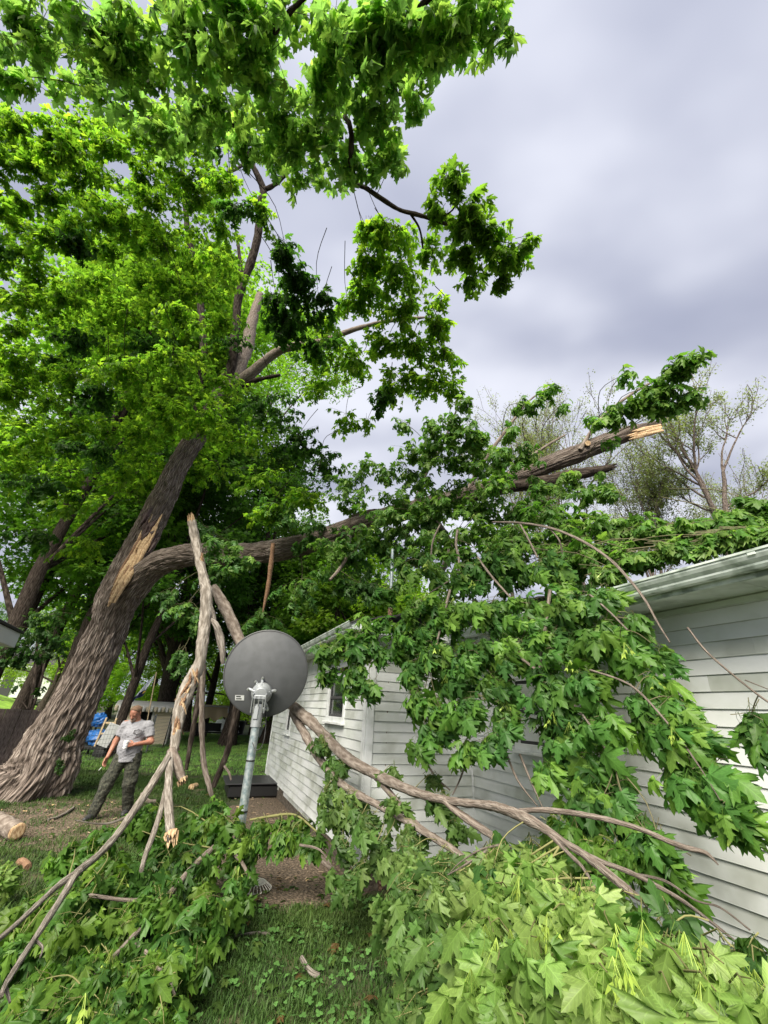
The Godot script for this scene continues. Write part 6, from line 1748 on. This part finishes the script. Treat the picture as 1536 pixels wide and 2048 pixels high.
		fans(L, q[0], q[1], q[2], q[3], q[4], maxi(3, int(q[5] / 13.0)), 7, STY.pale)
	for q in [[820, 1700, 60, 40, 4.2, 90], [880, 1720, 60, 40, 4.0, 80], [800, 1780, 56, 50, 3.9, 90], [865, 1830, 70, 60, 3.5, 120], [890, 1760, 60, 50, 3.6, 90], [815, 1880, 56, 60, 3.5, 100], [900, 1890, 70, 60, 3.1, 110], [775, 1810, 34, 40, 3.9, 50], [850, 1970, 70, 60, 3.1, 110], [910, 1980, 80, 60, 2.9, 120], [795, 1980, 34, 50, 3.4, 50], [940, 2040, 90, 40, 2.7, 90], [820, 2050, 80, 30, 3.0, 70], [980, 1700, 40, 30, 3.9, 40], [1120, 1650, 50, 30, 3.5, 50], [1160, 1680, 50, 30, 3.3, 50], [1240, 1690, 50, 40, 3.3, 50], [1200, 1760, 50, 30, 2.9, 40]]:
		clump(L, q[0], q[1], q[2], q[3], q[4] + 0.15, int(q[5] * 0.5), STY.wilt if q[0] < 1000 else STY.left, an)
		fans(L, q[0], q[1], q[2], q[3], q[4], maxi(2, int(q[5] / 15.0)), 7, STY.wilt if q[0] < 1000 else STY.left)
	commit_leaves(L, b, 300, M.pale_twig)

# ------------------------------------------------------------------ leafy heaps
func build_leafy_piles() -> void:
	# drooping boughs in front of the house wall
	var t := thing("drooping_bough", "leafy maple bough drooping off the roof in front of the clapboard wall", "branch")
	var an := []
	for q in [
		[[985, 1044, 5.6, 2.5], [1040, 1046, 5.3, 4], [1100, 1056, 4.9, 4.5], [1160, 1080, 4.6, 5], [1215, 1115, 4.3, 5], [1255, 1155, 4.1, 5], [1290, 1200, 3.9, 4.5], [1315, 1245, 3.7, 3.5], [1340, 1285, 3.6, 2]],
		[[1040, 1048, 5.3, 3.5], [1055, 1075, 5.1, 3.5], [1075, 1115, 4.9, 3]],
		[[1100, 1058, 4.9, 3], [1118, 1080, 4.8, 3], [1125, 1108, 4.8, 2]],
		[[955, 1115, 5.3, 4], [985, 1155, 5.0, 4], [1030, 1205, 4.7, 3.5]],
		[[915, 1060, 5.8, 4], [912, 1090, 5.6, 4], [918, 1120, 5.4, 4], [912, 1150, 5.3, 3], [885, 1170, 5.3, 2.5], [860, 1185, 5.3, 1.5]],
		[[880, 1050, 5.9, 3], [865, 1085, 5.7, 3], [862, 1130, 5.6, 3], [862, 1150, 5.6, 2]],
		[[1180, 1190, 4.2, 4], [1215, 1220, 4.0, 3.5], [1255, 1260, 3.8, 3]],
		[[1375, 1255, 3.5, 4], [1410, 1300, 3.4, 4], [1460, 1345, 3.3, 4], [1510, 1385, 3.25, 4], [1545, 1410, 3.2, 4]],
		[[1490, 1360, 3.3, 2.5], [1540, 1380, 3.25, 2]],
		[[1000, 1290, 4.6, 5], [1060, 1330, 4.3, 5], [1130, 1390, 4.0, 5], [1180, 1450, 3.8, 4], [1230, 1530, 3.7, 3]],
		[[1180, 1340, 3.9, 4], [1260, 1370, 3.7, 4], [1330, 1440, 3.5, 4], [1390, 1520, 3.4, 3], [1440, 1600, 3.3, 2]],
		[[1100, 1180, 4.6, 6], [1090, 1260, 4.4, 6], [1080, 1340, 4.3, 5], [1100, 1440, 4.2, 4]],
		[[900, 1180, 5.2, 5], [880, 1260, 4.9, 4], [860, 1340, 4.7, 3]],
		[[1010, 1380, 4.6, 4], [1050, 1420, 4.5, 3.5], [1080, 1470, 4.4, 3]],
	]:
		for w in q: w[3] = w[3] * 0.62
		var r := branch("bough", q, M.grey_bark, t, 9, 0.06, 6)
		an.append(r[0])
	var L := Leaves.new()
	for q in [[860, 1130, 60, 50, 5.4, 110], [820, 1260, 50, 50, 5.1, 110], [860, 1250, 50, 50, 5.0, 110], [780, 1180, 44, 40, 5.5, 70], [800, 1130, 40, 40, 5.7, 60], [900, 1340, 60, 50, 4.7, 110], [930, 1350, 60, 40, 4.6, 90], [930, 1140, 70, 50, 5.2, 160], [1010, 1110, 80, 50, 5.2, 170], [1100, 1130, 80, 50, 4.8, 170], [840, 1200, 55, 50, 5.1, 110], [900, 1230, 80, 55, 4.9, 170], [980, 1220, 80, 60, 4.8, 190], [1070, 1210, 80, 60, 4.6, 190], [1150, 1200, 70, 55, 4.3, 150], [1200, 1180, 50, 40, 4.2, 90], [1210, 1250, 65, 45, 4.0, 130], [1130, 1270, 80, 60, 4.2, 180], [1040, 1290, 80, 60, 4.4, 180], [950, 1300, 80, 55, 4.6, 160], [870, 1300, 60, 50, 4.7, 120], [820, 1330, 40, 50, 4.9, 80], [830, 1400, 45, 50, 4.8, 90], [880, 1420, 60, 60, 4.6, 120], [850, 1480, 40, 50, 4.6, 70], [930, 1410, 60, 60, 4.4, 120], [970, 1480, 40, 40, 4.3, 60], [920, 1500, 40, 34, 4.4, 46], [1010, 1420, 50, 50, 4.3, 90], [990, 1350, 60, 50, 4.5, 120], [1270, 1240, 34, 36, 3.9, 40], [1320, 1300, 34, 26, 3.8, 26], [1250, 1300, 56, 44, 3.9, 90], [1080, 1140, 70, 40, 6.0, 110], [1150, 1150, 60, 36, 5.6, 90], [1000, 1160, 70, 40, 6.2, 110], [920, 1180, 60, 40, 6.4, 90]]:
		clump(L, q[0], q[1], q[2], q[3], q[4] + 0.1, int(q[5] * 0.62), STY.hang, an)
		fans(L, q[0], q[1], q[2], q[3], q[4], maxi(1, int(q[5] / 24.0)), 6, STY.hang)
	for q in [[1100, 1360, 70, 60, 4.1, 150], [1170, 1340, 60, 50, 3.9, 110], [1120, 1440, 70, 60, 4.0, 150], [1190, 1430, 60, 60, 3.8, 130], [1110, 1520, 60, 50, 4.0, 100], [1180, 1520, 60, 60, 3.8, 110], [1220, 1580, 50, 50, 3.7, 80], [1160, 1590, 50, 40, 3.8, 60], [1280, 1400, 40, 44, 3.7, 60], [1300, 1440, 40, 40, 3.6, 60], [1350, 1400, 50, 40, 3.55, 70], [1370, 1460, 50, 50, 3.5, 80], [1400, 1530, 60, 50, 3.4, 90], [1440, 1590, 50, 44, 3.35, 70], [1480, 1630, 26, 30, 3.3, 26], [1350, 1540, 40, 44, 3.5, 60], [1310, 1350, 30, 20, 3.6, 20], [1500, 1440, 36, 36, 3.25, 40], [1530, 1490, 26, 30, 3.2, 24], [1270, 1640, 60, 40, 3.6, 70], [1310, 1690, 44, 40, 3.5, 50], [1330, 1730, 30, 28, 3.45, 24], [1160, 1650, 50, 26, 3.7, 40]]:
		clump(L, q[0], q[1], q[2], q[3], q[4] + 0.12, int(q[5] * 0.55), STY.hang if rng.randf() < 0.4 else STY.dark, an)
		fans(L, q[0], q[1], q[2], q[3], q[4], maxi(1, int(q[5] / 20.0)), 7, STY.hang)
	commit_leaves(L, t, 300, M.twig)
	# spray that hangs over the dish side of the wall
	var s := thing("leafy_spray", "small leafy maple spray hanging left of the mast, over the wing window", "branch")
	var r1 := branch("stem", [[815, 1310, 5.5, 3], [790, 1312, 5.4, 3], [765, 1316, 5.3, 3], [735, 1308, 5.2, 2.5], [700, 1300, 5.2, 2], [660, 1310, 5.2, 1.5]], M.twig, s, 8, 0.1, 5)
	var LS := Leaves.new()
	for q in [[655, 1300, 30, 24, 5.2, 40], [700, 1290, 50, 34, 5.2, 90], [660, 1340, 24, 20, 5.2, 26], [710, 1340, 50, 30, 5.1, 80], [740, 1370, 36, 30, 5.1, 50], [760, 1290, 36, 30, 5.3, 50], [735, 1270, 34, 18, 5.3, 36], [790, 1250, 40, 30, 5.4, 60], [710, 1262, 40, 22, 5.3, 50], [750, 1240, 40, 24, 5.4, 50], [660, 1285, 34, 16, 5.3, 36], [810, 1290, 30, 34, 5.3, 50], [700, 1375, 20, 16, 5.1, 16]]:
		clump(LS, q[0], q[1], q[2], q[3], q[4], q[5], STY.hang, [r1[0]])
	commit_leaves(LS, s, 200, M.twig)
	# heap in the near left corner
	var h := thing("leafy_branch_heap", "big heap of fresh green maple branches on the grass in the lower left corner", "branch")
	var an2 := []
	for q in [[[470, 1660, 6.0, 6], [400, 1720, 5.6, 7], [330, 1800, 5.1, 8], [260, 1880, 4.7, 7], [180, 1960, 4.3, 6], [90, 2040, 4.0, 5]], [[330, 1800, 5.1, 5], [250, 1800, 5.1, 4], [170, 1790, 5.2, 4], [110, 1790, 5.2, 3]], [[260, 1880, 4.7, 5], [320, 1930, 4.4, 4], [350, 1990, 4.2, 3]], [[440, 1690, 5.8, 5], [480, 1720, 5.6, 4], [500, 1760, 5.5, 3]], [[290, 1930, 4.6, 4], [310, 1935, 4.4, 4], [322, 1940, 4.3, 3]]]:
		var r := branch("bough", q, M.grey_bark, h, 10, 0.1, 6)
		an2.append(r[0])
	var LH := Leaves.new()
	for q in [[300, 1630, 60, 28, 6.5, 80], [240, 1645, 36, 16, 6.4, 36], [350, 1650, 60, 40, 6.2, 100], [420, 1620, 50, 40, 6.0, 100], [450, 1660, 50, 50, 5.8, 110], [480, 1700, 34, 44, 5.7, 70], [470, 1760, 36, 50, 5.3, 90], [390, 1720, 70, 50, 5.5, 150], [300, 1725, 80, 46, 5.7, 150], [210, 1695, 60, 34, 5.9, 90], [150, 1695, 50, 24, 5.9, 60], [220, 1765, 70, 46, 5.4, 130], [130, 1780, 60, 44, 5.1, 100], [320, 1800, 90, 60, 4.9, 180], [420, 1820, 60, 60, 4.8, 130], [230, 1850, 80, 60, 4.7, 150], [130, 1860, 60, 50, 4.7, 100], [340, 1890, 70, 60, 4.5, 140], [400, 1900, 40, 50, 4.5, 70], [180, 1930, 90, 60, 4.3, 160], [80, 1960, 60, 50, 4.2, 100], [270, 1960, 80, 60, 4.2, 140], [330, 1990, 50, 50, 4.2, 80], [120, 2010, 90, 50, 3.9, 130], [230, 2030, 90, 40, 3.9, 120], [40, 2040, 60, 40, 3.8, 70], [300, 2060, 70, 30, 3.9, 60], [60, 1800, 40, 30, 5.0, 40], [30, 1890, 40, 40, 4.7, 40]]:
		clump(LH, q[0], q[1], q[2], q[3], q[4] + 0.12, int(q[5] * 0.6), STY.left if rng.randf() < 0.6 else STY.dark, an2)
		fans(LH, q[0], q[1], q[2], q[3], q[4], maxi(1, int(q[5] / 20.0)), 7, STY.left)
	commit_leaves(LH, h, 300, M.pale_twig)
	# small sprays on the grass
	var g1 := thing("leafy_spray", "pale maple spray lying on grass at the left edge below the log", "branch")
	var L1 := Leaves.new()
	for q in [[14, 1745, 22, 20, 6.6, 26], [5, 1725, 16, 14, 6.7, 14]]: clump(L1, q[0], q[1], q[2], q[3], q[4], q[5], STY.pale)
	commit_leaves(L1, g1, 40, M.pale_twig)
	var g2 := thing("leafy_spray", "thin leafy sprig crossing the bare earth right of the dish pole", "branch")
	var r2 := branch("stem", [[500, 1640, 6.1, 2.5], [545, 1632, 6.0, 3], [590, 1630, 5.9, 2.5], [630, 1660, 5.8, 2], [665, 1690, 5.7, 1.5]], M.pale_twig, g2, 7, 0.1, 5)
	var L2 := Leaves.new()
	for q in [[520, 1650, 30, 26, 6.0, 40], [500, 1690, 22, 20, 5.9, 22], [560, 1640, 30, 22, 5.9, 36], [580, 1670, 34, 20, 5.8, 40], [630, 1680, 30, 20, 5.7, 34], [600, 1640, 26, 16, 5.9, 22], [550, 1680, 26, 16, 5.8, 20]]: clump(L2, q[0], q[1], q[2], q[3], q[4], q[5], STY.left, [r2[0]])
	commit_leaves(L2, g2, 140, M.pale_twig)

# ------------------------------------------------------------------ grass and litter
func grass_mesh(count: int, h: float, spread: float, sd: int) -> ArrayMesh:
	var r := RandomNumberGenerator.new(); r.seed = sd
	var b := MB.new()
	for k in count:
		var o := Vector3(r.randf_range(-1, 1), 0, r.randf_range(-1, 1)) * spread
		var a := r.randf_range(0, TAU)
		var d := Vector3(cos(a), 0, sin(a)); var s := Vector3(-sin(a), 0, cos(a))
		var l := h * r.randf_range(0.5, 1.3); var w := r.randf_range(0.0022, 0.0042) * (h / 0.08)
		var bend := r.randf_range(0.2, 1.0)
		var t := r.randf_range(0.7, 1.3); b.col = Color(t * r.randf_range(0.85, 1.2), t, t * 0.9)
		var m := o + Vector3.UP * l * 0.6 + d * l * 0.2 * bend; var e := o + Vector3.UP * l * (1.0 - 0.3 * bend) + d * l * 0.65 * bend
		var i0 := b.vert(o - s * w); b.vert(o + s * w); b.vert(m - s * w * 0.8); b.vert(m + s * w * 0.8); b.vert(e)
		b.tri(i0, i0 + 1, i0 + 3); b.tri(i0, i0 + 3, i0 + 2); b.tri(i0 + 2, i0 + 3, i0 + 4)
	return b.mesh()
func bare(x: float, z: float) -> float:
	# how bare the soil is there, 0 to 1
	var o := G(620, 1740); var ax := Vector3(sin(deg_to_rad(-21.9)), 0, -cos(deg_to_rad(-21.9)))
	var d := Vector3(x - o.x, 0, z - o.z)
	var q := pow(d.dot(ax) / (5.6 if d.dot(ax) > 0.0 else 1.15), 2) + pow(d.cross(ax).y / 1.35, 2)
	var v := smoothstep(1.25, 0.75, q)
	var t := G(120, 1640)
	v = maxf(v, 0.6 * smoothstep(2.1, 0.9, Vector2(x - t.x, z - t.z).length()))
	return v
func build_grass() -> void:
	var patch := FastNoiseLite.new(); patch.seed = 44; patch.frequency = 0.6; patch.fractal_octaves = 3
	var kinds := [grass_mesh(16, 0.075, 0.09, 1), grass_mesh(14, 0.10, 0.10, 2), grass_mesh(12, 0.055, 0.12, 3)]
	var xs := []; var cs := []
	for k in 3:
		var x0: Array[Transform3D] = []; var c0: Array[Color] = []
		xs.append(x0); cs.append(c0)
	var put := func(x: float, z: float, sc: float) -> void:
		if rng.randf() < bare(x, z): return
		var n := patch.get_noise_2d(x, z)
		if n < -0.35 and rng.randf() < 0.6: return
		var c := Color(0.038, 0.085, 0.019).lerp(Color(0.066, 0.112, 0.027), clampf(0.5 + n, 0, 1)) * rnd(0.75, 1.25)
		if z < -14.0: c = c * 3.6  # far grass brightened: sunlight on the back lawn put into its colour
		c.a = 1.0
		var k := rng.randi() % 3
		var s := sc * rnd(0.7, 1.3)
		xs[k].append(Transform3D(Basis(Vector3.UP, rnd(0, TAU)).scaled(Vector3(s, s * rnd(0.45, 0.8), s)), Vector3(x, gh(x, z) - 0.004, z)))
		cs[k].append(c)
	for k in 15000: put.call(rnd(-3.6, 0.6), rnd(-7.2, -2.2), 0.85)
	for k in 16000: put.call(rnd(-9.5, 0.0), rnd(-13.5, -5.0), 1.0)
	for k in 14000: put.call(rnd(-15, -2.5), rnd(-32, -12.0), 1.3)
	for k in 3: many("grass", kinds[k], M.grass, xs[k], cs[k], self)
	# clover and plantain between the blades
	var cl := MB.new()
	for q in 3:
		var a := TAU * q / 3.0
		var c := Vector3(cos(a), 0, sin(a)) * 0.012
		var m := cl.vert(Vector3(0, 0.03, 0) + c + Vector3.UP * 0.002)
		var ids := []
		for k in 8: ids.append(cl.vert(Vector3(0, 0.03, 0) + c + Vector3(cos(TAU * k / 8.0), 0.12 * cos(TAU * k / 4.0), sin(TAU * k / 8.0)) * 0.012))
		for k in 8: cl.tri(m, ids[(k + 1) % 8], ids[k])
	var x1: Array[Transform3D] = []; var c1: Array[Color] = []
	for k in 3600:
		var x := rnd(-3.4, 0.6); var z := rnd(-7.0, -2.4)
		if patch.get_noise_2d(x * 2.0 + 40, z * 2.0) < 0.0 or rng.randf() < bare(x, z): continue
		x1.append(Transform3D(Basis.from_euler(Vector3(rnd(-0.5, 0.5), rnd(0, TAU), rnd(-0.5, 0.5))).scaled(Vector3.ONE * rnd(0.6, 1.4)), Vector3(x, gh(x, z) + rnd(0.0, 0.03), z)))
		var c := Color(0.06, 0.135, 0.033) * rnd(0.8, 1.4); c.a = 1.0; c1.append(c)
	many("clover", cl.mesh(), M.grass, x1, c1, self)
func build_litter() -> void:
	# loose leaves on grass and soil
	var L: Array[Transform3D] = []; var C: Array[Color] = []
	for k in 340:
		var x := rnd(-8.0, 0.3); var z := rnd(-12.0, -3.2)
		if rng.randf() < 0.5: x = rnd(-2.6, 0.2); z = rnd(-6.5, -3.4)
		var s := rnd(0.05, 0.12)
		L.append(Transform3D(Basis.from_euler(Vector3(-PI / 2 + rnd(-0.5, 0.5), rnd(0, TAU), rnd(-0.4, 0.4))).scaled(Vector3.ONE * s), Vector3(x, gh(x, z) + rnd(0.03, 0.07), z)))
		var c := Color(0.06, 0.13, 0.03).lerp(Color(0.16, 0.24, 0.07), rng.randf()) if rng.randf() < 0.85 else Color(0.20, 0.12, 0.06)
		C.append(c)
	many("fallen_leaves", leafs.near[1], M.leaf, L, C, self)
	var ch := MB.new(); ch.box(Vector3.ZERO, Vector3(0.05, 0.010, 0.018), 0.003)
	var x2: Array[Transform3D] = []; var c2: Array[Color] = []
	for k in 900:
		var x := rnd(-8.0, 0.2); var z := rnd(-12.5, -4.8)
		if bare(x, z) < 0.3: continue
		x2.append(Transform3D(Basis.from_euler(Vector3(rnd(-0.3, 0.3), rnd(0, TAU), rnd(-0.3, 0.3))).scaled(Vector3(rnd(0.4, 1.7), 1, rnd(0.4, 1.4))), Vector3(x, gh(x, z) + 0.035, z)))
		var c := Color(0.16, 0.11, 0.07).lerp(Color(0.30, 0.23, 0.16), rng.randf()) * rnd(0.7, 1.2); c.a = 1
		if rng.randf() < 0.10: c = Color(0.62, 0.44, 0.24)
		c2.append(c)
	var cmat := StandardMaterial3D.new(); cmat.vertex_color_use_as_albedo = true; cmat.roughness = 0.9
	many("wood_chips", ch.mesh(), cmat, x2, c2, self)
	# sticks one can pick out
	for q in [["pale curved stick lying on worn soil left of the man", [[96, 1640], [118, 1632], [138, 1622], [148, 1614]], 3.0, M.pale_bark], ["short knobbly stick on the near lawn", [[604, 1912], [616, 1930], [628, 1942], [640, 1945]], 6.0, M.pale_bark], ["thin twig on the grass beside the left leaf heap", [[462, 1876], [490, 1866], [515, 1862], [540, 1864]], 2.5, M.pale_bark], ["bent stick behind the hanging branch on bare soil", [[285, 1588], [292, 1598], [300, 1602], [312, 1602]], 4.5, M.grey_bark], ["stub of branch on the bare earth beside the house footing", [[640, 1715], [655, 1728], [668, 1742]], 7.0, M.grey_bark], ["brown slab of bark on grass below the log", [[40, 1722], [50, 1728], [56, 1734]], 8.0, M.raw], ["freshly broken chunk lying behind the leaf heap", [[382, 1576], [388, 1574], [392, 1572]], 6.0, M.fresh], ["dark twig lying across the bare earth", [[585, 1650], [610, 1655], [640, 1650], [665, 1648]], 2.0, M.dark_bark]]:
		var o := thing("stick", q[0], "stick")
		var pts := PackedVector3Array(); var rr := PackedFloat32Array()
		for p in q[1]:
			var g := G(p[0], p[1], 0.04); g.y = gh(g.x, g.z) + 0.035
			pts.append(g); rr.append(q[2] * depth(g) / F * rnd(0.7, 1.0))
		branch_pts("wood", resample(pts, rr, 5), q[3], o, 8, 0.2)
